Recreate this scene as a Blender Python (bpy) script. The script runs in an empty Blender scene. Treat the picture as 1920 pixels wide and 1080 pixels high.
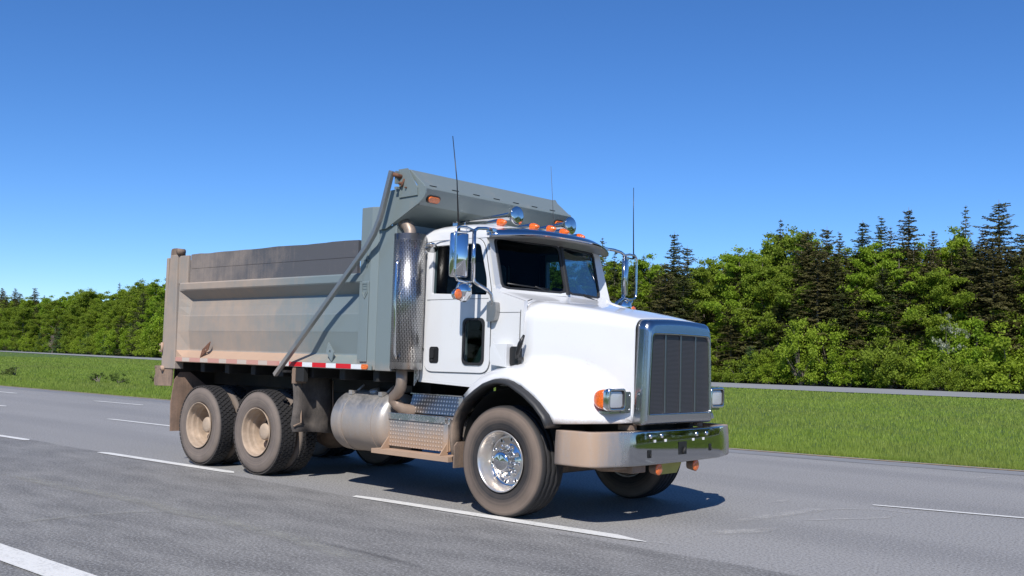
import bpy, bmesh, math, random
import numpy as np
from mathutils import Vector, Matrix, Euler
from mathutils.geometry import tessellate_polygon
PI = math.pi
random.seed(7)
S = bpy.context.scene
COL = S.collection

# ------------------------------------------------------------------ camera, sky, sun, exposure
CAM = Vector((6.59355615, -8.52318489, 1.55))
ROT = Matrix(((0.74690221, 0.02560808, 0.66444061),
              (0.66434193, -0.070895, -0.74405893),
              (0.0280516, 0.99715502, -0.06996415)))
FPX = 1868.15
cd = bpy.data.cameras.new('camera'); cam = bpy.data.objects.new('camera', cd); COL.objects.link(cam)
cd.sensor_width = 36; cd.lens = FPX / 1920 * 36; cd.clip_start = 0.1; cd.clip_end = 5000
cam.matrix_world = Matrix.Translation(CAM) @ ROT.to_4x4()
S.camera = cam

SUN_D = Vector((-0.54, 0.86, -1.0)).normalized()
W = bpy.data.worlds.new('World'); S.world = W; W.use_nodes = True
nt = W.node_tree; bg = nt.nodes['Background']
sky = nt.nodes.new('ShaderNodeTexSky'); sky.sky_type = 'NISHITA'; sky.sun_disc = False
sky.sun_elevation = math.asin(-SUN_D.z); sky.sun_rotation = math.atan2(-SUN_D.x, -SUN_D.y)
sky.altitude = 1500; sky.air_density = 0.9; sky.dust_density = 0.0; sky.ozone_density = 8.0
hs = nt.nodes.new('ShaderNodeHueSaturation'); hs.inputs['Saturation'].default_value = 1.12; hs.inputs['Hue'].default_value = 0.504
nt.links.new(sky.outputs[0], hs.inputs['Color']); nt.links.new(hs.outputs[0], bg.inputs[0]); bg.inputs[1].default_value = 0.113
sl = bpy.data.lights.new('sun', 'SUN'); sl.energy = 3.9; sl.angle = math.radians(0.53); sl.color = (1, 0.955, 0.89)
so = bpy.data.objects.new('sun', sl); COL.objects.link(so)
so.rotation_euler = SUN_D.to_track_quat('-Z', 'Y').to_euler(); so.location = (0, -5, 20)
S.view_settings.view_transform = 'Standard'; S.view_settings.look = 'None'
S.view_settings.exposure = 0.38; S.view_settings.gamma = 1.0
S.render.engine = 'CYCLES'

def on(u, v, ax, val):
    d = ROT @ Vector((u - 960, 540 - v, -FPX)); t = (val - CAM[ax]) / d[ax]
    return CAM + d * t

# ------------------------------------------------------------------ mesh builder
class MB:
    def __init__(s): s.v = []; s.f = []; s.m = []; s.s = []
    def add(s, vs, fs, m=0, sm=False):
        b = len(s.v); s.v += [tuple(p) for p in vs]
        for f in fs: s.f.append([b + i for i in f]); s.m.append(m); s.s.append(sm)
        return s
    def box(s, x0, x1, y0, y1, z0, z1, m=0):
        return s.add([(x, y, z) for x in (x0, x1) for y in (y0, y1) for z in (z0, z1)],
                     [(0,1,3,2),(4,6,7,5),(0,4,5,1),(2,3,7,6),(0,2,6,4),(1,5,7,3)], m)
    def hexa(s, p, m=0):    # eight corners, bottom ring then top ring
        return s.add(p, [(0,1,2,3),(4,7,6,5),(0,4,5,1),(1,5,6,2),(2,6,7,3),(3,7,4,0)], m)
    def tube(s, pts, r, n=10, m=0, cap=True, sm=True):
        pts = [Vector(p) for p in pts]; k = len(pts)
        rs = r if isinstance(r, (list, tuple)) else [r] * k
        vs = []; up = None
        for i, p in enumerate(pts):
            t = (pts[min(i+1, k-1)] - pts[max(i-1, 0)]).normalized()
            if up is None:
                up = Vector((0, 0, 1)) if abs(t.z) < 0.9 else Vector((1, 0, 0))
            a = (up - t * up.dot(t)).normalized(); b = t.cross(a); up = a
            for j in range(n):
                w = 2 * PI * j / n; vs.append(p + (a * math.cos(w) + b * math.sin(w)) * rs[i])
        fs = [(i*n+j, i*n+(j+1) % n, (i+1)*n+(j+1) % n, (i+1)*n+j) for i in range(k-1) for j in range(n)]
        if cap: fs += [tuple(range(n)), tuple(range((k-1)*n, k*n))]
        return s.add(vs, fs, m, sm)
    def lathe(s, prof, axis='Y', c=(0, 0, 0), n=48, m=0, sm=True, wob=None):
        vs = []
        for i, (a, r) in enumerate(prof):
            for j in range(n):
                w = 2 * PI * j / n; q, e = r * math.cos(w), r * math.sin(w)
                aa = a + (wob(i, w) if wob else 0)
                p = {'Y': (q, aa, e), 'X': (aa, q, e), 'Z': (q, e, aa)}[axis]
                vs.append((p[0]+c[0], p[1]+c[1], p[2]+c[2]))
        k = len(prof)
        mm = m if isinstance(m, (list, tuple)) else [m] * k
        b = len(s.v); s.v += vs
        for i in range(k-1):
            for j in range(n):
                s.f.append([b+i*n+j, b+i*n+(j+1) % n, b+(i+1)*n+(j+1) % n, b+(i+1)*n+j]); s.m.append(mm[i]); s.s.append(sm)
        return s
    def loft(s, rings, closed=True, m=0, sm=True, cap=False):
        n = len(rings[0]); vs = [p for r in rings for p in r]; e = n if closed else n - 1
        fs = [(i*n+j, i*n+(j+1) % n, (i+1)*n+(j+1) % n, (i+1)*n+j) for i in range(len(rings)-1) for j in range(e)]
        if cap: fs += [tuple(range(n)), tuple(range(len(vs)-n, len(vs)))]
        return s.add(vs, fs, m, sm)
    def plate(s, outer, holes, fn, t, m=0):
        """flat outline with holes; fn(a,b,d) -> 3-D, d in (0,t)"""
        loops = [list(outer)] + [list(h) for h in holes]
        tri = tessellate_polygon([[Vector((a, b, 0)) for a, b in l] for l in loops])
        flat = [p for l in loops for p in l]; k = len(flat)
        vs = [fn(a, b, 0) for a, b in flat] + [fn(a, b, t) for a, b in flat]
        fs = [tuple(q) for q in tri] + [tuple(i + k for i in q) for q in tri]
        o = 0
        for l in loops:
            c = len(l)
            fs += [(o+i, o+(i+1) % c, o+(i+1) % c+k, o+i+k) for i in range(c)]; o += c
        return s.add(vs, fs, m)
    def build(s, name, mats, parent=None, bevel=0, seg=2, norm=True, loc=None):
        me = bpy.data.meshes.new(name); me.from_pydata(s.v, [], s.f); me.update()
        me.polygons.foreach_set('material_index', s.m); me.polygons.foreach_set('use_smooth', s.s)
        for q in (mats if isinstance(mats, (list, tuple)) else [mats]): me.materials.append(q)
        if norm:
            b = bmesh.new(); b.from_mesh(me); bmesh.ops.recalc_face_normals(b, faces=b.faces[:]); b.to_mesh(me); b.free()
        o = bpy.data.objects.new(name, me); COL.objects.link(o)
        if parent: o.parent = parent
        if loc: o.location = loc
        if bevel:
            q = o.modifiers.new('bevel', 'BEVEL'); q.width = bevel; q.segments = seg; q.limit_method = 'ANGLE'
            q.angle_limit = math.radians(35)
            q.harden_normals = False
        return o

def rr(x0, x1, z0, z1, r, n=6):
    out = []
    for cx, cz, a in ((x1-r, z1-r, 0), (x0+r, z1-r, 90), (x0+r, z0+r, 180), (x1-r, z0+r, 270)):
        for i in range(n+1):
            w = math.radians(a + 90*i/n); out.append((cx + r*math.cos(w), cz + r*math.sin(w)))
    return out

def roundpoly(pts, r, n=5):
    out = []; k = len(pts)
    for i in range(k):
        p = Vector(pts[i]); a = Vector(pts[i-1]); b = Vector(pts[(i+1) % k])
        rad = r[i] if isinstance(r, (list, tuple)) else r
        if rad <= 0: out.append(tuple(p)); continue
        da = (a-p); db = (b-p); l = min(rad, da.length*.48, db.length*.48)
        p0 = p + da.normalized()*l; p1 = p + db.normalized()*l
        for j in range(n+1):
            t = j/n; out.append(tuple(p0*(1-t)**2 + p*2*t*(1-t) + p1*t*t))
    return out

def tag(o, label=None, cat=None, group=None, kind=None):
    if label: o['label'] = label
    if cat: o['category'] = cat
    if group: o['group'] = group
    if kind: o['kind'] = kind
    return o

# ------------------------------------------------------------------ materials
class NT:
    def __init__(s, name):
        s.mat = bpy.data.materials.new(name); s.mat.use_nodes = True; s.t = s.mat.node_tree
        s.b = s.t.nodes['Principled BSDF']; s.out = s.t.nodes['Material Output']
    def n(s, typ, **k):
        o = s.t.nodes.new(typ)
        for a, v in k.items():
            if a.startswith('i_'):
                key = a[2:]; key = int(key) if key.isdigit() else key.replace('_', ' ')
                if hasattr(v, 'is_linked') or hasattr(v, 'links'): s.t.links.new(v, o.inputs[key])
                else: o.inputs[key].default_value = v
            else: setattr(o, a, v)
        return o
    def l(s, a, b): s.t.links.new(a, b)
    def math(s, op, a, b=None, c=None):
        o = s.t.nodes.new('ShaderNodeMath'); o.operation = op
        for i, x in enumerate((a, b, c)):
            if x is None: continue
            if hasattr(x, 'links'): s.l(x, o.inputs[i])
            else: o.inputs[i].default_value = x
        return o.outputs[0]
    def mix(s, f, a, b):
        o = s.t.nodes.new('ShaderNodeMix'); o.data_type = 'RGBA'
        for i, x in ((0, f), (6, a), (7, b)):
            if hasattr(x, 'links'): s.l(x, o.inputs[i])
            else: o.inputs[i].default_value = (x if i == 0 else tuple(x) + (1,) if len(x) == 3 else x)
        return o.outputs[2]
    def ramp(s, f, a, b):
        o = s.t.nodes.new('ShaderNodeMapRange'); s.l(f, o.inputs[0])
        o.inputs[1].default_value = a; o.inputs[2].default_value = b; o.clamp = True
        return o.outputs[0]
    def coord(s): return s.n('ShaderNodeTexCoord').outputs['Object']
    def scale(s, v, sc):
        o = s.n('ShaderNodeMapping'); s.l(v, o.inputs[0]); o.inputs['Scale'].default_value = sc; return o.outputs[0]
    def noise(s, v, sc, det=4, rough=.55):
        o = s.n('ShaderNodeTexNoise'); s.l(v, o.inputs['Vector']); o.inputs['Scale'].default_value = sc
        o.inputs['Detail'].default_value = det; o.inputs['Roughness'].default_value = rough; return o.outputs['Fac']
    def set(s, **k):
        for a, v in k.items():
            key = a.replace('_', ' ')
            if hasattr(v, 'links'): s.l(v, s.b.inputs[key])
            else: s.b.inputs[key].default_value = (tuple(v) + (1,)) if isinstance(v, tuple) and len(v) == 3 else v
        return s
    def bump(s, h, dist=.01, st=1.0):
        o = s.n('ShaderNodeBump'); s.l(h, o.inputs['Height']); o.inputs['Distance'].default_value = dist
        o.inputs['Strength'].default_value = st; s.l(o.outputs[0], s.b.inputs['Normal'])

def simple(name, col, rough=.5, metal=0., var=.12, sc=6., coat=0.):
    n = NT(name); c = n.coord(); f = n.noise(c, sc)
    n.set(Base_Color=n.mix(n.ramp(f, .3, .7), tuple(x*(1-var) for x in col), tuple(min(1, x*(1+var)) for x in col)),
          Roughness=n.math('ADD', n.math('MULTIPLY', f, .15), rough-.07), Metallic=metal, Coat_Weight=coat)
    return n.mat

DUST = (.50, .355, .25)
def dusty(name, col, rough, metal, x0, x1, z0, z1, amt=1., base=0., dust=DUST, coat=0., dr=.85, streak=True, sc=3.):
    """dust that settled on the real surface: more towards x1 (from x0) and towards z1 (from z0)"""
    n = NT(name); c = n.coord(); sp = n.n('ShaderNodeSeparateXYZ'); n.l(c, sp.inputs[0])
    a = n.ramp(sp.outputs[0], x0, x1); b = n.ramp(sp.outputs[2], z0, z1)
    big = n.noise(c, sc, 5, .6); fine = n.noise(c, 60, 3, .6)
    st = n.noise(n.scale(c, (14, 14, 1.0)), 1.6, 4, .6) if streak else fine
    m = n.math('MULTIPLY', n.math('MAXIMUM', a, b), amt)
    m = n.math('ADD', m, base)
    m = n.math('ADD', m, n.math('MULTIPLY', n.math('SUBTRACT', big, .5), .9))
    m = n.math('ADD', m, n.math('MULTIPLY', n.math('SUBTRACT', st, .5), .5))
    m = n.math('ADD', m, n.math('MULTIPLY', n.math('SUBTRACT', fine, .5), .35))
    m = n.ramp(m, .15, .95)
    dcol = n.mix(big, tuple(x*.85 for x in dust), tuple(min(1, x*1.12) for x in dust))
    n.set(Base_Color=n.mix(m, col, dcol), Metallic=n.math('MULTIPLY', n.math('SUBTRACT', 1, m), metal),
          Roughness=n.math('ADD', n.math('MULTIPLY', m, dr-rough), rough), Coat_Weight=n.math('MULTIPLY', n.math('SUBTRACT', 1, m), coat))
    return n

M = {}
# white truck paint: very slight road film towards the bottom
n = dusty('white_paint', (.70, .705, .71), .28, 0, 9, 10, 1.04, .92, .75, 0.0, coat=.6, streak=False)
M['white'] = n.mat
n = dusty('tipper_paint', (.205, .250, .258), .42, .15, -2.7, -4.5, 1.50, 1.33, .85, .02, dust=(.355, .285, .232), coat=.1)
M['box'] = n.mat
n = dusty('tipper_paint_clean', (.205, .245, .242), .42, .15, 9, 10, -2, -3, .0, .06, dust=(.36, .30, .25), coat=.1); M['shield'] = n.mat
n = dusty('chamfer_paint', (.225, .262, .25), .45, .1, -2.6, -4.2, 0, -1, 1.15, .12, dust=(.45, .305, .215)); M['sill'] = n.mat
n = dusty('side_boards', (.085, .088, .100), .75, 0, -3.0, -6.2, 0, -1, .75, -.0, dust=(.30, .245, .205)); M['boards'] = n.mat
def chrome(name, col=(.80, .82, .84), r=.06):
    n = NT(name); c = n.coord(); f = n.noise(c, 5, 4)
    n.set(Base_Color=col, Metallic=1.0, Roughness=n.math('ADD', n.math('MULTIPLY', f, .06), r-.02)); return n.mat
M['chrome'] = chrome('chrome', (.68, .69, .70), .12); M['mirror_chrome'] = chrome('mirror_chrome', (.66, .67, .69), .06); M['grille_bar'] = chrome('grille_bar', (.34, .35, .37), .3)
n = NT('polished_surround'); c = n.coord(); f = n.noise(n.scale(c, (1, 1, 6)), 30, 3)
n.set(Base_Color=(.46, .47, .48), Metallic=1.0, Roughness=n.math('ADD', n.math('MULTIPLY', f, .12), .15)); M['surround'] = n.mat
n = dusty('bumper_chrome', (.42, .43, .44), .06, 1.0, 1.30, 1.12, -1, -2, 1.0, -.10, dust=(.40, .285, .205), sc=1.6)
# dust only on the near wrap and its top: keep the streaks
M['bumper'] = n.mat
M['tank'] = dusty('tank_aluminium', (.50, .50, .49), .36, 1.0, 9, 10, .95, .45, .75, .42, dust=(.34, .27, .215), sc=2.5).mat
M['pipe_dirty'] = dusty('exhaust_pipe', (.30, .25, .21), .4, .8, 9, 10, 1.4, .9, .5, .25, dust=(.36, .25, .18)).mat
M['chassis'] = dusty('chassis_black', (.018, .018, .018), .7, 0, -3, -6.5, 9, 10, .35, .02, dust=(.09, .065, .048)).mat
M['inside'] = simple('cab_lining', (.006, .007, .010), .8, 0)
M['dash'] = simple('dashboard_grey', (.09, .095, .10), .7, 0)
M['seat'] = simple('seat_fabric', (.05, .10, .095), .85, 0)
M['rubber'] = simple('black_rubber', (.022, .022, .023), .55, 0)
M['blackplastic'] = simple('black_plastic', (.016, .016, .017), .35, 0)
M['rust'] = simple('rusty_steel', (.16, .075, .045), .8, .2, .4, 25)
M['armmetal'] = dusty('tarp_arm_aluminium', (.34, .34, .335), .38, .75, -3, -4.6, 1.9, 1.3, .5, .10, dust=(.30, .245, .2)).mat
M['beige'] = simple('dusty_wheel_rim', (.40, .305, .225), .8, 0, .22, 9)
M['hub'] = simple('dusty_wheel_hub', (.44, .345, .26), .7, 0, .08, 9)
M['dustyflap'] = dusty('mud_flap_rubber', (.05, .042, .036), .8, 0, -3.0, -5.0, 9, 10, .45, .34, dust=(.30, .20, .145), sc=4).mat
M['greyflap'] = dusty('front_flap_rubber', (.05, .045, .042), .8, 0, 9, 10, 9, 10, .4, .42, dust=(.23, .195, .17), sc=4).mat
M['flare'] = dusty('fender_flare_rubber', (.03, .03, .031), .5, 0, -.35, -.75, 1.00, .85, .75, -.08, dust=(.33, .24, .175), sc=5).mat
M['underdust'] = dusty('dusty_frame_part', (.10, .08, .065), .8, 0, 9, 10, 9, 10, .4, .5, dust=(.40, .27, .19)).mat
n = NT('polished_wheel'); n.set(Base_Color=(.80, .79, .78), Metallic=1.0, Roughness=.11)
c = n.coord(); f = n.noise(c, 14, 4); n.set(Roughness=n.math('ADD', n.math('MULTIPLY', f, .2), .04)); M['wheel'] = n.mat
n = NT('wheel_lip'); c = n.coord(); f = n.noise(c, 7, 4)
n.set(Base_Color=n.mix(n.ramp(f, .35, .65), (.74, .72, .70), (.68, .60, .52)), Metallic=.8, Roughness=n.math('ADD', n.math('MULTIPLY', f, .15), .25)); M['wheel_lip'] = n.mat
# tyre: radial dusty bands on the sidewall, black tread
def tyre_mat(name, dust, d0, tread_r, halfw, rad=0.):
    n = NT(name); c = n.coord(); sp = n.n('ShaderNodeSeparateXYZ'); n.l(c, sp.inputs[0])
    rr_ = n.math('SQRT', n.math('ADD', n.math('POWER', sp.outputs[0], 2), n.math('POWER', sp.outputs[2], 2)))
    cb = n.n('ShaderNodeCombineXYZ'); n.l(rr_, cb.inputs[0])
    band = n.noise(cb.outputs[0], 46, 3, .7); nz = n.noise(c, 5, 4); fine = n.noise(c, 90, 2)
    side = n.ramp(n.math('ABSOLUTE', sp.outputs[1]), halfw-.035, halfw-.012)
    m = n.math('ADD', n.math('MULTIPLY', n.math('SUBTRACT', band, .5), 1.0), n.math('MULTIPLY', n.math('SUBTRACT', nz, .5), .5))
    m = n.math('ADD', m, n.math('MULTIPLY', n.math('SUBTRACT', n.ramp(rr_, .36, .46), .6), rad)); m = n.math('ADD', m, d0); m = n.math('MULTIPLY', n.math('MULTIPLY', n.ramp(m, .0, 1.), side), n.ramp(rr_, tread_r, tread_r-.022))
    m = n.math('ADD', m, n.math('MULTIPLY', n.math('SUBTRACT', fine, .35), .12))
    n.set(Base_Color=n.mix(m, (.020, .020, .022), dust), Roughness=.78)
    return n.mat
M['tyre_rear'] = tyre_mat('rear_tyre_rubber', (.255, .205, .17), .66, .528, .13, .1)
M['tyre_front'] = tyre_mat('front_tyre_rubber', (.20, .152, .12), .55, .532, .185, .8)
def lens(name, col, pat=70, em=0):
    n = NT(name); c = n.coord(); v = n.n('ShaderNodeTexVoronoi', i_Scale=float(pat)); n.l(c, v.inputs['Vector'])
    n.set(Base_Color=n.mix(n.ramp(v.outputs['Distance'], .15, .6), tuple(min(1, x*1.15) for x in col), tuple(x*.72 for x in col)), Roughness=.22, Coat_Weight=.8, Coat_Roughness=.05)
    n.bump(v.outputs['Distance'], .004, .6); return n.mat
M['amber'] = lens('amber_lens', (.90, .155, .010)); M['orange'] = lens('orange_reflector', (1.0, .20, .035), 90)
n = NT('headlamp_glass'); c = n.coord(); wv = n.n('ShaderNodeTexWave', i_Scale=38., bands_direction='Y'); n.l(c, wv.inputs['Vector'])
n.set(Base_Color=n.mix(wv.outputs['Fac'], (.60, .61, .62), (.86, .87, .88)), Metallic=.25, Roughness=.2, Coat_Weight=1.0); n.bump(wv.outputs['Fac'], .004, .6); M['lamp'] = n.mat
# tinted glass
def glass(name, tint, alpha):
    n = NT(name); t = n.t
    g = n.n('ShaderNodeBsdfGlossy'); g.inputs['Roughness'].default_value = .02; g.inputs['Color'].default_value = (1, 1, 1, 1)
    tr = n.n('ShaderNodeBsdfTransparent'); tr.inputs['Color'].default_value = tint + (1,)
    fr = n.n('ShaderNodeFresnel'); fr.inputs['IOR'].default_value = 1.45
    mx = n.n('ShaderNodeMixShader'); n.l(n.math('MULTIPLY', fr.outputs[0], alpha), mx.inputs[0]); n.l(tr.outputs[0], mx.inputs[1]); n.l(g.outputs[0], mx.inputs[2])
    n.l(mx.outputs[0], n.out.inputs['Surface']); return n.mat
M['glass'] = glass('windscreen_glass', (.22, .38, .46), .25); M['sideglass'] = glass('side_window_glass', (.34, .42, .42), .35)
n = NT('reflective_tape'); c = n.coord(); sp = n.n('ShaderNodeSeparateXYZ'); n.l(c, sp.inputs[0]); d = n.ramp(sp.outputs[0], -3.35, -3.75)
M['tape_red'] = n.set(Base_Color=n.mix(n.math('MULTIPLY', d, .78), (.62, .012, .02), (.55, .38, .30)), Roughness=.5).mat
n = NT('reflective_tape_white'); c = n.coord(); sp = n.n('ShaderNodeSeparateXYZ'); n.l(c, sp.inputs[0]); d = n.ramp(sp.outputs[0], -3.35, -3.75)
M['tape_white'] = n.set(Base_Color=n.mix(n.math('MULTIPLY', d, .8), (.72, .74, .76), (.52, .40, .30)), Roughness=.5).mat
# perforated heat shield (staggered vertical slots around the cylinder)
def perforated(name, cx, cy, R):
    n = NT(name); c = n.coord(); sp = n.n('ShaderNodeSeparateXYZ'); n.l(c, sp.inputs[0])
    ang = n.math('ARCTAN2', n.math('SUBTRACT', sp.outputs[1], cy), n.math('SUBTRACT', sp.outputs[0], cx))
    cb = n.n('ShaderNodeCombineXYZ'); n.l(sp.outputs[2], cb.inputs[0]); n.l(n.math('MULTIPLY', ang, R), cb.inputs[1])
    br = n.n('ShaderNodeTexBrick'); n.l(cb.outputs[0], br.inputs['Vector']); br.inputs['Scale'].default_value = 1
    br.inputs['Brick Width'].default_value = .048; br.inputs['Row Height'].default_value = .0185; br.inputs['Mortar Size'].default_value = .0052; br.inputs['Mortar Smooth'].default_value = .1
    solid = n.math('MAXIMUM', br.outputs['Fac'], n.math('MAXIMUM', n.ramp(sp.outputs[2], 2.80, 2.802), n.ramp(sp.outputs[2], 1.47, 1.468)))
    f = n.noise(c, 9, 4)
    n.set(Base_Color=n.mix(solid, (.018, .017, .018), (.50, .50, .50)), Metallic=solid, Roughness=n.math('ADD', n.math('MULTIPLY', f, .2), .18))
    n.bump(solid, .004, .5); return n.mat
STX, STY, STR = -1.52, -1.14, .178
M['perf_near'] = perforated('perforated_stack_guard', STX, STY, STR)
def tread(name, dirt):
    n = dusty(name, (.52, .52, .52), .32, 1.0, 9, 10, .86, .5, .9*dirt, .42*dirt, dust=(.40, .275, .19), streak=False)
    c = n.coord(); sp = n.n('ShaderNodeSeparateXYZ'); n.l(c, sp.inputs[0]); k = 2*PI/.085
    a = n.math('SINE', n.math('MULTIPLY', n.math('ADD', sp.outputs[0], sp.outputs[2]), k)); b = n.math('SINE', n.math('MULTIPLY', n.math('SUBTRACT', sp.outputs[0], sp.outputs[2]), k))
    h = n.ramp(n.math('MULTIPLY', a, b), .25, .6); n.bump(h, .008, 1.0)
    old = n.b.inputs['Base Color'].links[0].from_socket; n.l(n.mix(h, n.mix(.12 if dirt > .5 else .5, old, (.05, .045, .04)), n.mix(.16 if dirt > .5 else .45, old, (.95, .93, .9))), n.b.inputs['Base Color'])  # lug highlights painted into the base colour, ground between them darkened
    return n.mat
M['tread_dirty'] = tread('dusty_chequer_plate', 1.0); M['tread_clean'] = tread('bright_chequer_plate', .12)
M['stepmetal'] = dusty('step_aluminium', (.58, .58, .59), .25, 1.0, 9, 10, .86, .52, 1.0, .22, dust=(.40, .275, .19), streak=False).mat
n = NT('grille_perforated_sheet'); c = n.coord(); cb = n.n('ShaderNodeSeparateXYZ'); n.l(c, cb.inputs[0])
k2 = n.n('ShaderNodeCombineXYZ'); n.l(cb.outputs[1], k2.inputs[0]); n.l(cb.outputs[2], k2.inputs[1])
br = n.n('ShaderNodeTexBrick'); n.l(k2.outputs[0], br.inputs['Vector']); br.inputs['Scale'].default_value = 1; br.inputs['Brick Width'].default_value = .026; br.inputs['Row Height'].default_value = .0125; br.inputs['Mortar Size'].default_value = .0028; br.inputs['Mortar Smooth'].default_value = .2
n.set(Base_Color=n.mix(br.outputs['Fac'], (.008, .008, .009), (.13, .125, .13)), Metallic=n.math('MULTIPLY', br.outputs['Fac'], .5), Roughness=.5); n.bump(br.outputs['Fac'], .003, .4)
M['grille'] = n.mat

# ------------------------------------------------------------------ ground, roads, markings
def poly_y(tab, x):
    return float(np.interp(x, [a for a, b in tab], [b for a, b in tab]))
EDGE = [(-400, -9), (-120, 1.5), (-60, 5.2), (-32, 6.55), (-21, 7.2), (-2.5, 7.85), (2, 8.75), (20, 12.2), (60, 21), (200, 60)]
FARB = [(-500, 100), (-300, 84), (-200, 70), (-130, 60), (-100, 54), (-60, 50), (-26, 49.5), (-10, 53), (20, 60), (80, 72), (300, 110)]
FART = [(-500, 108), (-300, 92), (-219, 79), (-135, 70), (-100, 66), (-60, 63), (-34, 63.5), (-14, 68), (20, 76), (80, 88), (300, 130)]
def xs_(a, b, st): return list(np.arange(a, b+.01, st))
def smooth_tab(tab, lo, hi, st=5):
    x = np.arange(lo, hi+.01, st); y = np.interp(x, [a for a, b in tab], [b for a, b in tab])
    for _ in range(6):
        y[1:-1] = (y[:-2] + y[1:-1]*2 + y[2:])/4
    return list(zip(x.tolist(), y.tolist()))
EDGE = smooth_tab(EDGE, -400, 200, 2); FARB = smooth_tab(FARB, -500, 300); FART = smooth_tab(FART, -500, 300)

# ground sheet
n = NT('meadow_soil'); c = n.coord(); a = n.noise(c, .12, 5); b = n.noise(c, 2.2, 5); e = n.noise(c, 22, 3, .7)
g = n.mix(n.ramp(a, .35, .65), (.085, .160, .018), (.115, .185, .028))
g = n.mix(n.math('MULTIPLY', n.ramp(b, .45, .75), .45), g, (.12, .125, .03))
g = n.mix(n.math('MULTIPLY', n.ramp(e, .4, .6), .5), g, (.050, .095, .012))
n.set(Base_Color=g, Roughness=.9); n.bump(n.math('ADD', e, b), .12, .8); M['soil'] = n.mat
m = MB(); q = 1500
m.add([(-q, -q, -.03), (q, -q, -.03), (q, q, -.03), (-q, q, -.03)], [(0, 1, 2, 3)])
gr = m.build('ground', M['soil'], norm=False); tag(gr, kind='structure')

n = NT('asphalt'); c = n.coord(); sp = n.n('ShaderNodeSeparateXYZ'); n.l(c, sp.inputs[0])
big = n.noise(n.scale(c, (.10, .55, 1)), 1.0, 4); mid = n.noise(n.scale(c, (.9, 2.2, 1)), 1.3, 5, .6); fine = n.noise(c, 42, 4, .75); gv = n.n('ShaderNodeTexVoronoi', i_Scale=85.); n.l(c, gv.inputs['Vector'])
near = n.ramp(n.math('ADD', sp.outputs[1], n.math('MULTIPLY', mid, .12)), -1.38, -1.44)
col = n.mix(n.ramp(big, .3, .7), (.258, .250, .240), (.316, .306, .294))
colN = n.mix(n.ramp(mid, .36, .64), (.152, .147, .140), (.248, .240, .227))
col = n.mix(near, col, colN)
# wheel tracks worn along the lanes
tr = n.math('SINE', n.math('MULTIPLY', n.math('ADD', sp.outputs[1], n.math('MULTIPLY', big, .8)), 2.1))
col = n.mix(n.math('MULTIPLY', n.ramp(tr, .2, 1.0), .22), col, (.12, .12, .125))
col = n.mix(n.math('MULTIPLY', n.ramp(fine, .50, .66), .75), col, (.42, .42, .41))
col = n.mix(n.math('MULTIPLY', n.ramp(fine, .5, .34), .75), col, (.075, .075, .077))
n.set(Base_Color=col, Roughness=.82); n.bump(n.math('ADD', gv.outputs['Distance'], fine), .006, .6); M['asphalt'] = n.mat
def strip(name, tabs, x0, x1, st, mat, z, kind='structure'):
    xs = xs_(x0, x1, st); m = MB(); k = len(xs)
    lo = [(x, tabs[0] if not isinstance(tabs[0], list) else poly_y(tabs[0], x), z) for x in xs]
    hi = [(x, tabs[1] if not isinstance(tabs[1], list) else poly_y(tabs[1], x), z) for x in xs]
    m.add(lo+hi, [(i, i+1, k+i+1, k+i) for i in range(k-1)])
    return tag(m.build(name, mat, norm=False), kind=kind)
LOW = [(-400, -26), (-60, -9.6), (0, -8.9), (60, -9.4), (200, -12)]
strip('road', (LOW, EDGE), -400, 200, 2, M['asphalt'], 0.0)
n = NT('far_asphalt'); c = n.coord(); a = n.noise(n.scale(c, (.2, 1, 1)), .6, 4)
n.set(Base_Color=n.mix(a, (.22, .225, .23), (.30, .305, .31)), Roughness=.9); M['far_asphalt'] = n.mat
strip('far_road', (FARB, FART), -500, 300, 5, M['far_asphalt'], 0.02)
# gravel shoulder beside the lawn, slightly browner
n = NT('shoulder_asphalt'); c = n.coord(); a = n.noise(n.scale(c, (.3, 3, 1)), 2, 5); e = n.noise(c, 60, 2)
n.set(Base_Color=n.mix(n.ramp(n.math('ADD', n.math('MULTIPLY', a, .7), n.math('MULTIPLY', e, .3)), .35, .65), (.185, .187, .192), (.26, .262, .268)), Roughness=.9); M['shoulder'] = n.mat
strip('road_shoulder', ([(a, b-.9) for a, b in EDGE], [(a, b+.02) for a, b in EDGE]), -400, 200, 2, M['shoulder'], 0.004)

n = NT('road_paint'); c = n.coord(); a = n.noise(c, 40, 3, .7); b = n.noise(n.scale(c, (1, 5, 1)), 3, 4)
n.set(Base_Color=n.mix(n.ramp(n.math('ADD', n.math('MULTIPLY', a, .6), n.math('MULTIPLY', b, .4)), .30, .50), (.42, .41, .39), (.74, .73, .69)), Roughness=.7); n.bump(a, .003, .5); M['paint'] = n.mat
n = NT('yellow_road_paint'); c = n.coord(); a = n.noise(c, 12, 3)
n.set(Base_Color=n.mix(n.ramp(a, .35, .6), (.30, .27, .22), (.50, .30, .12)), Roughness=.8); M['ypaint'] = n.mat
def dash(pts, name='lane_marking'):
    m = MB(); m.add([(x, y, .008) for x, y in pts], [tuple(range(len(pts)))]); return tag(m.build(name, M['paint'], norm=False), kind='structure')
random.seed(3)
near = [(-10.25, -1.60), (-7.52, -1.50), (-1.84, -1.41)]
def dash_from(x0, x1, y0, y1, w, taper=.12):
    return [(x0, y0-w*.5), (x0-taper*.2, y0+w*.1), (x0+taper, y0+w*.5), (x1-taper, y1+w*.5), (x1+taper*.3, y1-w*.1), (x1-taper*.6, y1-w*.5)]
dash(dash_from(-13.3, -10.02, -1.74, -1.55, .15))
dash(dash_from(-7.62, -4.45, -1.50, -1.33, .155))
dash(dash_from(-1.90, 1.64, -1.42, -1.215, .165, .3))
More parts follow.
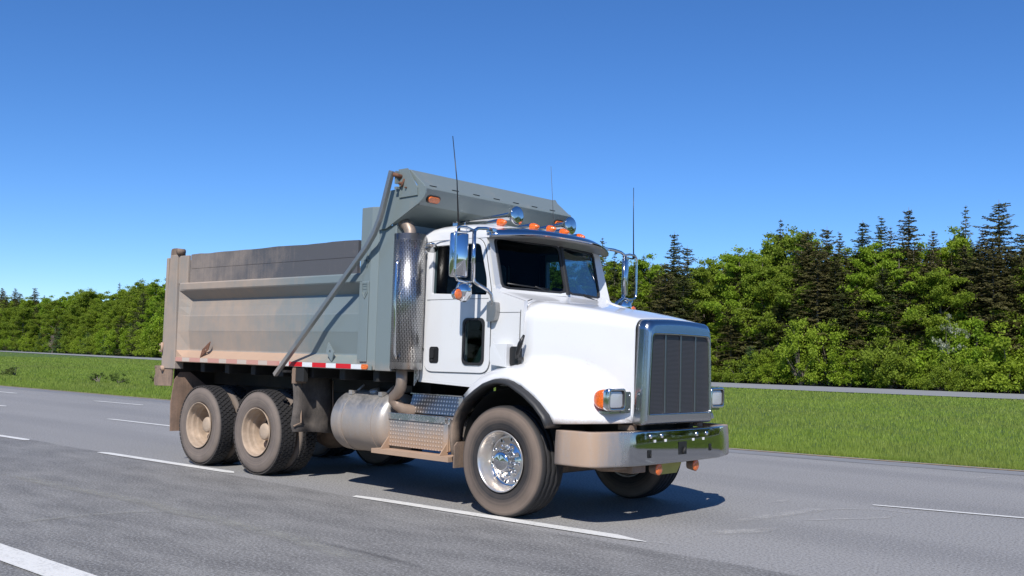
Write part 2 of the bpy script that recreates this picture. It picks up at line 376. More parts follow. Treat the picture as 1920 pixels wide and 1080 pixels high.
dash(dash_from(7.1, 10.4, -1.0, -.8, .16))
dash(dash_from(-14.1, -11.3, 1.82, 1.94, .13)); dash(dash_from(-8.0, -5.2, 2.1, 2.25, .13))
dash(dash_from(-22.6, -19.25, 1.50, 1.72, .15)); dash(dash_from(-31, -27.9, .9, 1.15, .15))
dash(dash_from(2.1, 5.3, 2.77, 3.60, .11))
dash(dash_from(-21.05, -18.7, 4.85, 5.05, .14)); dash(dash_from(-29.0, -25.9, 4.45, 4.66, .15)); dash(dash_from(-37, -33.8, 4.0, 4.25, .15))
dash(dash_from(-13, -10.4, 5.3, 5.45, .13))
m = MB()   # solid edge line at the near side
xs = xs_(-40, 40, 1)
ye = lambda x: -5.385 + .018*(x+.7) - .0006*(x+.7)**2
m.add([(x, ye(x)-.135, .008) for x in xs] + [(x, ye(x)+.125, .008) for x in xs], [(i, i+1, len(xs)+i+1, len(xs)+i) for i in range(len(xs)-1)])
tag(m.build('edge_line', M['paint'], norm=False), kind='structure')
strip('yellow_edge_line', ([(a, b-.26) for a, b in EDGE], [(a, b-.17) for a, b in EDGE]), -60, 60, 2, M['ypaint'], .012)

# pale scrapes and worn seams in the asphalt
def scuff_mat(name, col, lo, hi, amt):
    n = NT(name); c = n.coord(); a = n.noise(n.scale(c, (2, 2, 1)), 2.2, 5, .7); e = n.noise(c, 50, 2)
    uv = n.n('ShaderNodeAttribute', attribute_name='edge').outputs['Fac']
    al = n.math('MULTIPLY', n.ramp(n.math('ADD', n.math('MULTIPLY', a, .6), n.math('MULTIPLY', e, .4)), lo, hi), uv)
    n.set(Base_Color=col, Roughness=.9, Alpha=n.math('MULTIPLY', al, amt)); return n.mat
M['scuff'] = scuff_mat('scraped_asphalt', (.46, .45, .43), .36, .60, .85); M['seam'] = scuff_mat('worn_seam', (.36, .355, .32), .38, .62, .75)
M['tar'] = scuff_mat('tar_seam', (.09, .09, .092), .36, .6, .35)
def scuff(name, px, w, mat):
    P = [on(u, v, 2, 0) for u, v in px]; m = MB(); k = len(P); vs = []; ed = []
    for i, p in enumerate(P):
        t = (P[min(i+1, k-1)] - P[max(i-1, 0)]).normalized(); nn = Vector((-t.y, t.x, 0)); ww = w*(1 if 0 < i < k-1 else .25)
        for q, e in ((-1, 0), (-.4, 1), (.4, 1), (1, 0)):
            vs.append((p.x+nn.x*ww*q, p.y+nn.y*ww*q, .0045)); ed.append(e if 0 < i < k-1 else 0)
    m.add(vs, [(i*4+j, i*4+j+1, i*4+j+5, i*4+j+4) for i in range(k-1) for j in range(3)])
    o = m.build(name, mat, norm=False); at = o.data.attributes.new('edge', 'FLOAT', 'POINT'); at.data.foreach_set('value', ed)
    return tag(o, kind='structure')
scuff('road_scuff', [(0, 888), (60, 900), (130, 915), (200, 928), (280, 944), (340, 962), (400, 972), (470, 992), (560, 1012), (640, 1040), (740, 1062)], .13, M['seam'])
scuff('road_scuff', [(0, 985), (80, 975), (170, 966), (260, 960), (330, 962)], .07, M['seam'])
scuff('road_scuff', [(1310, 1004), (1360, 998), (1420, 996), (1470, 990)], .14, M['scuff'])
scuff('road_scuff', [(1360, 982), (1420, 972), (1480, 964), (1530, 957), (1560, 955)], .12, M['scuff'])
scuff('road_scuff', [(1520, 958), (1580, 955), (1650, 956), (1700, 962), (1740, 960)], .035, M['scuff'])
scuff('road_scuff', [(1440, 975), (1540, 975), (1620, 973), (1660, 972), (1690, 964)], .04, M['scuff'])
scuff('road_scuff', [(1445, 944), (1465, 940), (1488, 936)], .07, M['scuff'])
scuff('road_scuff', [(1820, 900), (1850, 895), (1890, 896)], .07, M['scuff'])
scuff('road_scuff', [(690, 1024), (720, 1021), (760, 1018)], .03, M['scuff'])
scuff('road_scuff', [(1195, 1013), (1240, 1019), (1310, 1029)], .03, M['scuff'])
scuff('tar_seam', [(560, 1008), (620, 1022), (700, 1040), (760, 1056), (820, 1075)], .05, M['tar'])

# ------------------------------------------------------------------ trees, bushes, grass
def leaf_mat(name, c1, c2, c3, trans=.45, seedscale=.9):
    n = NT(name); c = n.coord(); a = n.noise(c, seedscale, 3); rnd = n.n('ShaderNodeObjectInfo').outputs['Random']
    at = n.n('ShaderNodeAttribute', attribute_name='tone').outputs['Fac']
    col = n.mix(n.ramp(n.math('ADD', n.math('MULTIPLY', a, .5), n.math('MULTIPLY', at, .5)), .25, .75), c1, c2)
    col = n.mix(n.math('MULTIPLY', rnd, .75), col, c3)
    n.set(Base_Color=col, Roughness=.6, Specular_IOR_Level=.25)
    tr = n.n('ShaderNodeBsdfTranslucent'); n.l(col, tr.inputs['Color'])
    mx = n.n('ShaderNodeMixShader'); mx.inputs[0].default_value = trans
    n.l(n.b.outputs[0], mx.inputs[1]); n.l(tr.outputs[0], mx.inputs[2]); n.l(mx.outputs[0], n.out.inputs['Surface']); return n.mat
M['leaf'] = leaf_mat('fresh_leaf', (.135, .205, .016), (.285, .375, .032), (.235, .310, .036))
M['leaf_bright'] = leaf_mat('spring_leaf', (.175, .290, .018), (.320, .460, .034), (.300, .380, .038))
M['needle'] = leaf_mat('spruce_needle', (.050, .068, .018), (.100, .115, .030), (.135, .112, .040), .15)
M['blue_needle'] = leaf_mat('young_conifer_needle', (.045, .100, .030), (.085, .165, .048), (.075, .140, .032), .15)
M['bark'] = simple('grey_bark', (.15, .125, .105), .9, 0, .3, 4)
M['blossom'] = leaf_mat('white_blossom', (.22, .26, .15), (.42, .44, .34), (.34, .37, .27), .3)
M['twig'] = simple('bare_twig', (.22, .17, .15), .9, 0, .2, 4)
M['weed'] = leaf_mat('weed_leaf', (.09, .145, .025), (.14, .20, .04), (.14, .15, .05), .3)

def quads(P, U, V):
    """P centres (n,3), U/V half-axes (n,3) -> verts, faces arrays"""
    n_ = len(P); v = np.empty((n_, 4, 3)); v[:, 0] = P-U-V; v[:, 1] = P+U-V; v[:, 2] = P+U+V; v[:, 3] = P-U+V
    return v.reshape(-1, 3)
def np_mesh(name, verts, k, mat, tone=None):
    me = bpy.data.meshes.new(name); nv = len(verts); nf = nv//k
    me.vertices.add(nv); me.vertices.foreach_set('co', np.asarray(verts, np.float32).ravel())
    me.loops.add(nv); me.loops.foreach_set('vertex_index', np.arange(nv, dtype=np.int32))
    me.polygons.add(nf); me.polygons.foreach_set('loop_start', np.arange(0, nv, k, dtype=np.int32))
    me.update(); me.materials.append(mat)
    if tone is not None:
        a = me.attributes.new('tone', 'FLOAT', 'FACE'); a.data.foreach_set('value', np.asarray(tone, np.float32))
    return me
def unit(a): return a/np.maximum(1e-6, np.linalg.norm(a, axis=1, keepdims=True))
def leaves(rng, cen, rad, per, size, flat=.52, up=.6):
    """leaf clumps: cen (n,3), rad (n,) """
    n_ = len(cen)*per; idx = np.repeat(np.arange(len(cen)), per)
    d = unit(rng.normal(size=(n_, 3))); r = rng.random(n_)**.65*np.where(rng.random(n_) < .25, 1.8, 1.05)
    P = cen[idx] + d*(rad[idx]*r)[:, None]*np.array([1, 1, flat])
    N = unit(rng.normal(size=(n_, 3)) + np.array([0, 0, up])); a = unit(np.cross(N, rng.normal(size=(n_, 3)))); b = np.cross(N, a)
    s = size*rng.uniform(.6, 1.25, n_)
    tone = np.clip(rng.random(len(cen))[idx]*.8 + rng.random(n_)*.2, 0, 1)
    return quads(P, a*s[:, None]*.5, b*s[:, None]*.36), tone
def trunk_mesh(name, segs, mat):
    m = MB()
    for pts, r in segs: m.tube(pts, r, 7)
    me = bpy.data.meshes.new(name); me.from_pydata(m.v, [], m.f); me.update(); me.polygons.foreach_set('use_smooth', [True]*len(m.f)); me.materials.append(mat); return me
def broadleaf(seed, H=12., W=3.2, low=.22, mat='leaf', per=95, ncl=120, size=.20):
    rng = np.random.default_rng(seed); segs = []; cen = []; rad = []
    lean = rng.normal(size=2)*.03*H
    top = np.array([lean[0], lean[1], H*.93])
    segs.append(([(0, 0, -.3), (lean[0]*.3, lean[1]*.3, H*.35), (lean[0]*.7, lean[1]*.7, H*.65), tuple(top)], [.016*H, .012*H, .007*H, .01]))
    nl = 26
    for i in range(nl):
        h = low + (1-low)*(i+.5)/nl*.93; ang = i*2.4+rng.random()*.8
        prof = math.sin(PI*min(1, (h-low*.5)/(1-low*.5))**.75)**.7
        L = W*prof*rng.uniform(.6, 1.12)+.3
        b0 = np.array([lean[0]*h, lean[1]*h, H*h*.9]); dirv = np.array([math.cos(ang), math.sin(ang), rng.uniform(.15, .75)])
        tip = b0+dirv*L; md = b0+dirv*L*.5+np.array([0, 0, .1*L])
        segs.append(([tuple(b0), tuple(md), tuple(tip)], [.006*H*(1.1-h), .004*H*(1.1-h), .008]))
        for k in range(max(2, int(ncl/nl))):
            t = rng.uniform(.35, 1.05); c_ = b0+(tip-b0)*t+rng.normal(size=3)*np.array([.35, .35, .22])*W*.24
            cen.append(c_); rad.append(W*rng.uniform(.09, .23)*(1.1-.3*h))
    cen.append(top); rad.append(W*.18)
    v, tn = leaves(rng, np.array(cen), np.array(rad), per, size)
    return np_mesh('crown', v, 4, M[mat], tn), trunk_mesh('trunk', segs, M['bark'])
def spruce(seed, H=14., W=2.3, mat='needle', sparse=0., low=.10, dens=1.):
    rng = np.random.default_rng(seed); segs = [([(0, 0, -.3), (0, 0, H*.5), (0, 0, H)], [.013*H, .008*H, .012])]
    P = []; U = []; V = []; T_ = []
    z = low*H
    while z < H*.985:
        f = z/H; prof = (1-f)**.54*(1-.35*math.exp(-((f-low)/.08)**2))*(.75+.3*rng.random()); nb = int(rng.integers(4, 7)); a0 = rng.random()*6.28
        for k in range(nb):
            if rng.random() < sparse: continue
            L = max(.12, W*prof*rng.uniform(.4, 1.2)); an = a0+k*2*PI/nb+rng.normal()*.25
            el = .45*f-.28+rng.normal()*.14; dx, dy = math.cos(an), math.sin(an)
            n_ = max(4, int(L*17*dens)); t = (np.arange(n_)+rng.random(n_))/n_
            x = L*t; zz = z + np.sin(el)*x + .10*L*t**3 - .14*L*t*(1-f)
            side = rng.normal(size=n_)*.16*L*(1-.55*t)*(.3+t)
            px = dx*x-dy*side; py = dy*x+dx*side; P.append(np.stack([px, py, zz-np.abs(side)*.25+rng.normal(size=n_)*.03], 1))
            sg = np.where(rng.random(n_) < .5, 1, -1); aa = an+sg*rng.uniform(.2, 1.1, n_)
            l = rng.uniform(.07, .19, n_)*(.7+.5*(1-f)); U.append(np.stack([np.cos(aa)*l, np.sin(aa)*l, rng.uniform(-.5, .1, n_)*l], 1))
            w = np.stack([-np.sin(aa), np.cos(aa), rng.normal(size=n_)*.8], 1); V.append(unit(w)*(rng.uniform(.018, .045, n_))[:, None])
            T_.append(np.full(n_, rng.random())*.7+rng.random(n_)*.3)
            if L > .5: segs.append(([(0, 0, z), (dx*L*.5, dy*L*.5, z+np.sin(el)*L*.5-.05*L), (dx*L*.95, dy*L*.95, z+np.sin(el)*L*.95)], [.022, .014, .006]))
        z += rng.uniform(.22, .36)*(1.05-f*.30)
    t = np.concatenate(T_); return np_mesh('crown', quads(np.concatenate(P), np.concatenate(U), np.concatenate(V)), 4, M[mat], t), trunk_mesh('trunk', segs, M['bark'])
def shrub(seed, H=3., W=2., mat='leaf_bright', n_=60, per=170, size=.10):
    rng = np.random.default_rng(seed); cen = []; rad = []; segs = []
    for i in range(n_):
        a = rng.random()*6.28; r = W*rng.random()**.6*.85; h = H*(1-(r/W)**2*.6)*rng.uniform(.15, 1)
        cen.append((r*math.cos(a), r*math.sin(a), h)); rad.append(rng.uniform(.18, .34)*W*.62)
        if i % 3 == 0: segs.append(([(0, 0, -.1), (r*.4*math.cos(a), r*.4*math.sin(a), h*.5), cen[-1]], [.04, .025, .008]))
    v, tn = leaves(rng, np.array(cen), np.array(rad), per, size, flat=.75)
    return np_mesh('crown', v, 4, M[mat], tn), trunk_mesh('stem', segs, M['bark'])

LIB = {}
LIB['broad'] = [broadleaf(s, 12, w, l, mt, 150, n_, .125) for s, w, l, mt, n_ in ((1, 3.3, .20, 'leaf', 300), (2, 2.8, .15, 'leaf_bright', 270), (3, 3.8, .25, 'leaf', 320), (4, 2.5, .12, 'leaf_bright', 250), (5, 3.1, .3, 'leaf', 270))]
LIB['spruce'] = [spruce(11, 14, 3.1, dens=1.9), spruce(12, 14, 2.7, dens=1.9), spruce(13, 14, 3.7, sparse=.12, dens=1.9), spruce(14, 14, 2.6, sparse=.30, dens=1.5), spruce(15, 14, 3.4, sparse=.08, dens=1.9)]
LIB['young'] = [spruce(21, 7, 2.5, 'blue_needle', low=.03, dens=1.2), spruce(22, 7, 2.1, 'needle', low=.03, dens=1.2), spruce(23, 7, 2.8, 'blue_needle', low=.02, dens=1.3)]
LIB['shrub'] = [shrub(31, 3.2, 2.2), shrub(32, 2.6, 2.4, 'leaf'), shrub(33, 3.8, 2.0, 'leaf_bright'), shrub(34, 2.8, 2.2, 'leaf', 70)]
LIB['blossom'] = [shrub(41, 4, 1.1, 'blossom', 40, 42, .10)]
LIB['weed'] = [shrub(51, .8, .8, 'weed', 16, 26, .08), shrub(52, .6, .9, 'weed', 14, 26, .08)]
BASEH = {'broad': 11.5, 'spruce': 14., 'young': 7., 'shrub': 3.2, 'blossom': 4., 'weed': .75}
for _k in []: pass
NAMES = {'broad': 'broadleaf_tree', 'spruce': 'spruce_tree', 'young': 'young_conifer', 'shrub': 'leafy_bush', 'blossom': 'blossoming_tree', 'weed': 'roadside_weed'}
CATS = {'broad': 'tree', 'spruce': 'tree', 'young': 'conifer', 'shrub': 'bush', 'blossom': 'tree', 'weed': 'weed'}
rt = random.Random(99)
def far_base(u, push=0.):
    """point where the sight line u meets the far verge, pushed further back"""
    d = ROT @ Vector((u-960, 0, -FPX)); d.z = 0; d.normalize()
    lo, hi = 20., 400.
    for _ in range(40):
        md = (lo+hi)/2; p = CAM+d*md
        if p.y > poly_y(FART, p.x)+1.8: hi = md
        else: lo = md
    p = CAM+d*(hi+push); return Vector((p.x, p.y, 0))
def height_for(p, v):
    lo, hi = .3, 60.
    for _ in range(40):
        md = (lo+hi)/2; q = ROT.transposed() @ (Vector((p.x, p.y, md))-CAM); vv = 540-FPX*q.y/-q.z
        if vv > v: lo = md
        else: hi = md
    return hi
def plant(kind, p, H, label, group=None, var=None, wid=1., name=None):
    cr, tk = LIB[kind][rt.randrange(len(LIB[kind])) if var is None else var]
    o = bpy.data.objects.new(name or NAMES[kind], None); COL.objects.link(o); o.location = p; s = H/BASEH[kind]
    w = wid*(.55+.45*s) if kind in ('spruce',) else wid*s**.75
    o.scale = (w, w, s); o.rotation_euler = (0, 0, rt.random()*6.28)
    tag(o, label, CATS[kind], group)
    c_ = bpy.data.objects.new('crown', cr); COL.objects.link(c_); c_.parent = o
    t_ = bpy.data.objects.new('trunk' if kind != 'shrub' else 'stem', tk); COL.objects.link(t_); t_.parent = o
    return o
PEAKS = {'spruce': [ # u, v of the tip, push back, variant, width, label
 (1128, 444, 12, 3, .8, 'thin ragged spruce showing just right of the windscreen, behind the mirror arm'),
 (1152, 466, 11, 3, .7, 'small ragged spruce tip framed inside the far mirror bracket'),
 (1206, 478, 13, 1, .8, 'low spruce tip beside the far mirror, above the bonnet'),
 (1263, 434, 9, 0, .9, 'pointed dark spruce standing alone above the truck bonnet'),
 (1288, 460, 10, 4, .9, 'dark spruce close on the right of the lone pointed one above the bonnet'),
 (1463, 410, 14, 3, .8, 'narrow spruce with feathery tip above the leafy trees right of the grille'),
 (1513, 430, 8, 2, 1., 'broad blunt dark spruce in the middle of the right-hand wood'),
 (1550, 424, 7, 4, .9, 'brownish spruce with forked rounded top, mid right-hand wood'),
 (1574, 434, 11, 1, .7, 'thin dark spruce beside the forked brownish one'),
 (1617, 412, 9, 0, .95, 'dark spruce left of the pair of tall narrow ones'),
 (1652, 405, 10, 1, .9, 'tall narrow spruce left of the dense dark-topped spruce'),
 (1670, 424, 12, 3, .7, 'slim short spruce squeezed against the dense dark-topped spruce'),
 (1704, 388, 8, 0, 1.05, 'tall dense spruce with a dark spreading top'),
 (1750, 430, 9, 1, .8, 'small cone-shaped spruce in the dip right of the dense dark-topped one'),
 (1811, 384, 13, 3, .7, 'very thin spruce with a bare spindly top above a bright green tree'),
 (1843, 428, 6, 1, .9, 'shorter dark spruce left of the tallest spruce'),
 (1874, 374, 7, 2, 1.1, 'tallest spruce of the wood, near the right edge of the photo'),
 (1917, 432, 6, 4, .9, 'dark brownish spruce cut by the right edge of the photo'),
 (4, 538, 14, 0, .9, 'dark spruce at the far left edge of the photo'),
 (29, 540, 16, 1, 1.2, 'first of two dark spruce tips in the treeline at far left'),
 (38, 548, 16, 2, 1.2, 'broad low spruce between the two dark tips at far left'),
 (66, 538, 16, 0, 1.1, 'second dark spruce tip in the treeline at far left'),
 (84, 553, 18, 3, .9, 'faint ragged spruce just right of the dark tips at far left'),
 (224, 529, 10, 3, .8, 'thin spruce tip poking through the leafy trees left of the truck'),
]}
for u, v, push, var, wid, lb in PEAKS['spruce']:
    p = far_base(u, push*(.55 if u > 600 else 1.3)); plant('spruce', p, height_for(p, v), lb, 'spruces along the treeline', var, wid)
BR = [(1180, 482, 8, 'rounded leafy tree seen between the far mirror and the bonnet'), (1222, 474, 7, 'leafy tree filling the gap left of the lone pointed spruce'), (1325, 486, 6, 'pale round-topped leafy tree right of the lone pointed spruce'), (1352, 474, 9, 'greyish leafy tree left of the first rise of the right-hand wood'),
 (1388, 462, 5, 'wide yellow-green tree above the right of the grille'), (1415, 468, 7, 'yellow-green tree behind the wide one above the grille'), (1440, 446, 10, 'leafy tree under the left side of the narrow feathery spruce'), (1492, 424, 9, 'airy tall leafy tree between the feathery and blunt spruces'), (1532, 446, 6, 'leafy tree in front of the blunt dark spruce'),
 (1592, 462, 6, 'leafy tree in the notch left of the pair of narrow spruces'), (1640, 452, 4, 'bright leafy tree in front of the pair of narrow spruces'), (1690, 470, 3, 'wide bright leafy tree in front of the dense dark-topped spruce'), (1728, 452, 6, 'leafy tree between the dark-topped and cone-shaped spruces'), (1786, 422, 7, 'tall bright spring-green tree near the right, left of the thin spindly spruce'), (1800, 436, 9, 'bright spring-green tree below the thin spindly spruce'), (1765, 500, 2, 'leafy tree behind the white blossom'),
 (100, 553, 10, 'leafy tree right of the dark tips at far left'), (125, 546, 8, 'rounded leafy tree at left, where the treeline starts to rise'), (150, 541, 9, 'full leafy tree at left with a flat top'), (172, 540, 7, 'dark green leafy tree in the middle of the left treeline'), (200, 545, 9, 'leafy tree left of the thin spruce tip near the truck'), (242, 535, 8, 'leafy tree right of the thin spruce tip near the truck'), (268, 524, 9, 'tall leafy tree two crowns left of the tailgate'), (296, 522, 8, 'tall leafy tree right beside the truck tailgate'), (312, 520, 6, 'leafy tree half hidden by the truck tailgate'), (50, 556, 9, 'leafy tree under the dark tips at far left'), (15, 556, 8, 'leafy tree in the corner at far left')]
for i, (u, v, push, lb) in enumerate(BR):
    p = far_base(u, push*(1 if u > 600 else 1.6)); H = height_for(p, v); br_ = u in (1786, 1800, 1640, 1690, 1388)
    plant('broad', p, H, lb, 'leafy trees along the treeline', (1, 3)[i % 2] if br_ else None, .92)
def top_at(u):
    return float(np.interp(u, [-60, 0, 100, 200, 300, 420, 700, 1100, 1200, 1300, 1400, 1500, 1600, 1700, 1800, 1900, 2000, 2200], [550, 552, 556, 546, 528, 500, 470, 468, 482, 490, 470, 444, 452, 446, 444, 450, 440, 430]))
def whereabouts(u, base):
    if 'right' in base:
        T_ = ((1180, 'beside the far mirror'), (1260, 'above the rear of the bonnet'), (1340, 'above the grille'), (1420, 'just right of the grille'), (1490, 'under the narrow feathery spruce'), (1580, 'under the broad blunt spruce'), (1665, 'under the pair of tall narrow spruces'), (1730, 'under the dense dark-topped spruce'), (1780, 'left of the white blossom'), (1825, 'right by the white blossom'), (1930, 'under the tallest spruce at the right edge'), (9999, 'beyond the right edge of the photo'))
    elif 'left' in base:
        T_ = ((0, 'beyond the left edge of the photo'), (50, 'in the left corner of the photo'), (100, 'under the two dark spruce tips'), (150, 'near the bare grey tree'), (200, 'halfway to the truck'), (250, 'under the thin poking spruce tip'), (999, 'closest to the tailgate'))
    else: T_ = ((520, 'behind the rear of the tipper box'), (700, 'behind the front of the tipper box'), (900, 'behind the exhaust stack and door'), (9999, 'behind the windscreen'))
    return next(w for lim, w in T_ if u < lim)
def fill(u0, u1, step, kinds, pushes, drop, label, group, jit=6):
    u = u0
    while u < u1:
        k = rt.choice(kinds); uu = u+rt.uniform(-jit, jit); p = far_base(uu, rt.uniform(*pushes)); v = top_at(uu)+rt.uniform(*drop)
        if k == 'broad' and 'right' in group and any(a < uu < b for a, b in ((1238, 1300), (1488, 1605), (1640, 1665), (1735, 1765), (1815, 1935))): k = 'spruce'
        hh = height_for(p, v); sz = {'broad': ('lower', 'mid-height', 'tall'), 'spruce': ('lower', 'mid-height', 'tall'), 'young': ('small', 'middling', 'larger'), 'shrub': ('small', 'middling', 'larger')}[k][(hh > BASEH[k]*.8)+(hh > BASEH[k]*1.15)]
        plant(k, p, hh, sz+' '+label.format({'broad': 'leafy green', 'spruce': 'dark spruce', 'young': 'young conifer', 'shrub': 'leafy'}[k])+', '+whereabouts(uu, group), group.format(NAMES[k].replace('_', ' ')), None, rt.uniform(.8, 1.05)); u += step
# right-hand wood in depth, then the middle behind the truck, then the left
fill(1110, 2150, 22, ['broad', 'broad', 'spruce'], (9, 17), (4, 26), '{} tree in the back rows', 'wood right of the truck, {}')
fill(1120, 2150, 22, ['spruce', 'spruce', 'broad'], (3, 8), (10, 55), '{} tree in the middle rows', 'middle rows right of the truck, {}')
fill(1130, 2150, 30, ['broad', 'spruce', 'spruce', 'young'], (2.2, 5), (55, 115), '{} tree in the front rows', 'front rows right of the truck, {}')
fill(1120, 2130, 19, ['shrub', 'shrub', 'young', 'shrub'], (.3, 2.2), (165, 222), '{} growth at the far verge', 'verge growth right of the truck, {}')
for i in range(64):
    x = 10+i*2.3+rt.uniform(-1, 1); k = rt.choice(['broad', 'spruce', 'broad']); p = Vector((x, poly_y(FART, x)+rt.uniform(2, 9), 0))
    plant(k, p, rt.uniform(10, 15), '{} farther along the far verge, out of the photo on the right'.format({'broad': 'leafy tree', 'spruce': 'dark spruce'}[k]), 'wood beyond the right edge, ' + NAMES[k].replace('_', ' '))
for i in range(46):
    x = 8+i*2.9+rt.uniform(-1, 1); plant('shrub', Vector((x, poly_y(FART, x)+rt.uniform(1, 4), 0)), rt.uniform(2.5, 4.5), 'leafy bush at the foot of the wood, out of the photo on the right', 'wood beyond the right edge, bushes')
for i in range(44):
    x = -500+i*6.2+rt.uniform(-2, 2); k = rt.choice(['broad', 'spruce', 'broad']); plant(k, Vector((x, poly_y(FART, x)+rt.uniform(2, 12), 0)), rt.uniform(10, 15), '{} far down the verge, out of the photo on the left'.format({'broad': 'leafy tree', 'spruce': 'dark spruce'}[k]), 'wood beyond the left edge, ' + NAMES[k].replace('_', ' '), None, 1.3)
fill(420, 1110, 26, ['broad', 'spruce', 'broad'], (4, 12), (0, 30), '{} tree in the wood', 'wood behind the truck, {}')
fill(330, 1120, 34, ['broad', 'shrub', 'spruce'], (.5, 4), (70, 120), '{} growth at the wood edge', 'edge of the wood behind the truck, {}')
fill(-60, 330, 14, ['broad', 'broad', 'spruce'], (12, 26), (0, 10), '{} tree in the back rows', 'wood left of the truck, {}')
fill(-90, 330, 11, ['broad', 'broad', 'broad', 'spruce'], (3, 12), (12, 45), '{} tree in the front rows', 'front rows left of the truck, {}')
fill(-90, 330, 7, ['shrub', 'young', 'shrub', 'shrub'], (.3, 5), (64, 98), '{} growth at the far verge', 'verge growth left of the truck, {}')
for u, v, k, var, wid, lb in ((232, 592, 'young', 1, 1.2, 'dusky young conifer nearest the truck tailgate, at the far verge'), (170, 622, 'young', 0, 1.1, 'green young conifer in the middle of the far verge at left'), (205, 626, 'young', 2, 1.0, 'small bright young conifer between two larger ones at left'), (262, 588, 'young', 1, 1.2, 'dark young conifer close to the tailgate'), (120, 608, 'young', 2, 1.2, 'bluish young conifer beside the bare grey tree at left'), (1838, 612, 'young', 1, 1.3, 'dark young conifer at the far verge near the right edge'), (1890, 606, 'shrub', 0, 1.2, 'bright leafy bush at the far verge near the right edge')):
    p = far_base(u, .8); plant(k, p, height_for(p, v), lb, 'young growth on the far verge', var, wid)
for u, v, push, lb in ((1772, 568, -.3, 'small white-flowering tree, left of the blossoming pair'), (1797, 588, -.2, 'white-flowering tree with blossom hanging lower, right of the pair')):
    p = far_base(u, push); o = plant('blossom', p, height_for(p, v), lb, None, None, .7)
for i, (u, v, lb) in enumerate(((1248, 490, 'dark full spruce left of the lone pointed spruce, reaching down to the verge'), (1282, 500, 'dark full spruce just left of the grille top, standing to the front'), (1502, 468, 'dark full spruce below the feathery one, standing to the front of the wood'), (1533, 452, 'large dark spruce in front, below the blunt spruce'), (1566, 470, 'large brownish spruce in front, below the forked one'), (1598, 486, 'dark spruce in front, left of the pair of tall narrow ones'), (1655, 500, 'dark spruce in front, directly below the pair of tall narrow ones'), (1745, 476, 'dark spruce in front, below the small cone-shaped one'), (1832, 455, 'large dark spruce in front, left of the tallest spruce'), (1862, 440, 'large dark spruce in front, right below the tallest spruce'), (1896, 458, 'large dark spruce in front, near the right edge of the photo'), (1928, 450, 'large dark spruce in front, cut by the right edge'))):
    p = far_base(u, 2.2+(i % 3)*.7); plant('spruce', p, height_for(p, v), lb, 'spruces at the front of the wood', (0, 2, 4, 1)[i % 4], 1.0)
for u, v, lb in ((1762, 668, 'low leafy bush in front of the white blossom, the left one'), (1790, 660, 'low leafy bush in front of the white blossom, the middle one'), (1818, 664, 'low leafy bush in front of the white blossom, the right one')):
    p = far_base(u, -1.1); plant('shrub', p, height_for(p, v), lb, None, 1, .8)
# bare grey tree at left
rng = np.random.default_rng(77); segs = [([(0, 0, 0), (0, 0, 2.5), (.1, 0, 5)], [.09, .06, .02])]
for i in range(60):
    a = rng.random()*6.28; z = rng.uniform(.8, 4.6); L = rng.uniform(.8, 1.9)*(1-z/6); tp = (L*math.cos(a), L*math.sin(a), z+L*.7)
    segs.append(([(0, 0, z), (tp[0]*.5, tp[1]*.5, z+L*.3), tp], [.03, .02, .008]))
    for k in range(4): segs.append(([(tp[0]*.6, tp[1]*.6, z+L*.4), (tp[0]+rng.normal()*.4, tp[1]+rng.normal()*.4, tp[2]+rng.normal()*.3)], [.014, .006]))
tm = trunk_mesh('bare_tree', segs, M['twig']); p = far_base(105, .5)
o = bpy.data.objects.new('bare_tree', tm); COL.objects.link(o); o.location = p; h_ = height_for(p, 628); o.scale = (h_/5,)*3; tag(o, 'leafless greyish-pink tree among bushes on the far verge at left', 'tree')
# the opposite verge behind the camera (seen mirrored in the chrome)
for i in range(18):
    x = -30+i*5.5+rt.uniform(-1.5, 1.5); k = rt.choice(['broad', 'spruce', 'broad']); y = -34+rt.uniform(-3, 3)
    plant(k, Vector((x, y, 0)), rt.uniform(8, 13), '{} on the near verge, out of the photo, mirrored in the chrome'.format({'broad': 'leafy tree', 'spruce': 'dark spruce'}[k]), 'trees mirrored in the chrome, ' + NAMES[k].replace('_', ' '))
# weeds on the median
for u, v, w, lb in ((185, 716, 1.1, 'dark weedy bush in the grass left of the truck, first of a pair'), (222, 718, 1.0, 'dark weedy bush in the grass, nearer the tailgate'), (28, 704, 1.2, 'brownish weeds in the grass at the far left edge'), (298, 724, 1.0, 'weeds at the road edge beside the rear apron')):
    p = on(u, v, 2, 0); p.z = 0; plant('weed', p, .42*w if u < 600 else .22, lb, 'weeds on the grass strip', None, w)

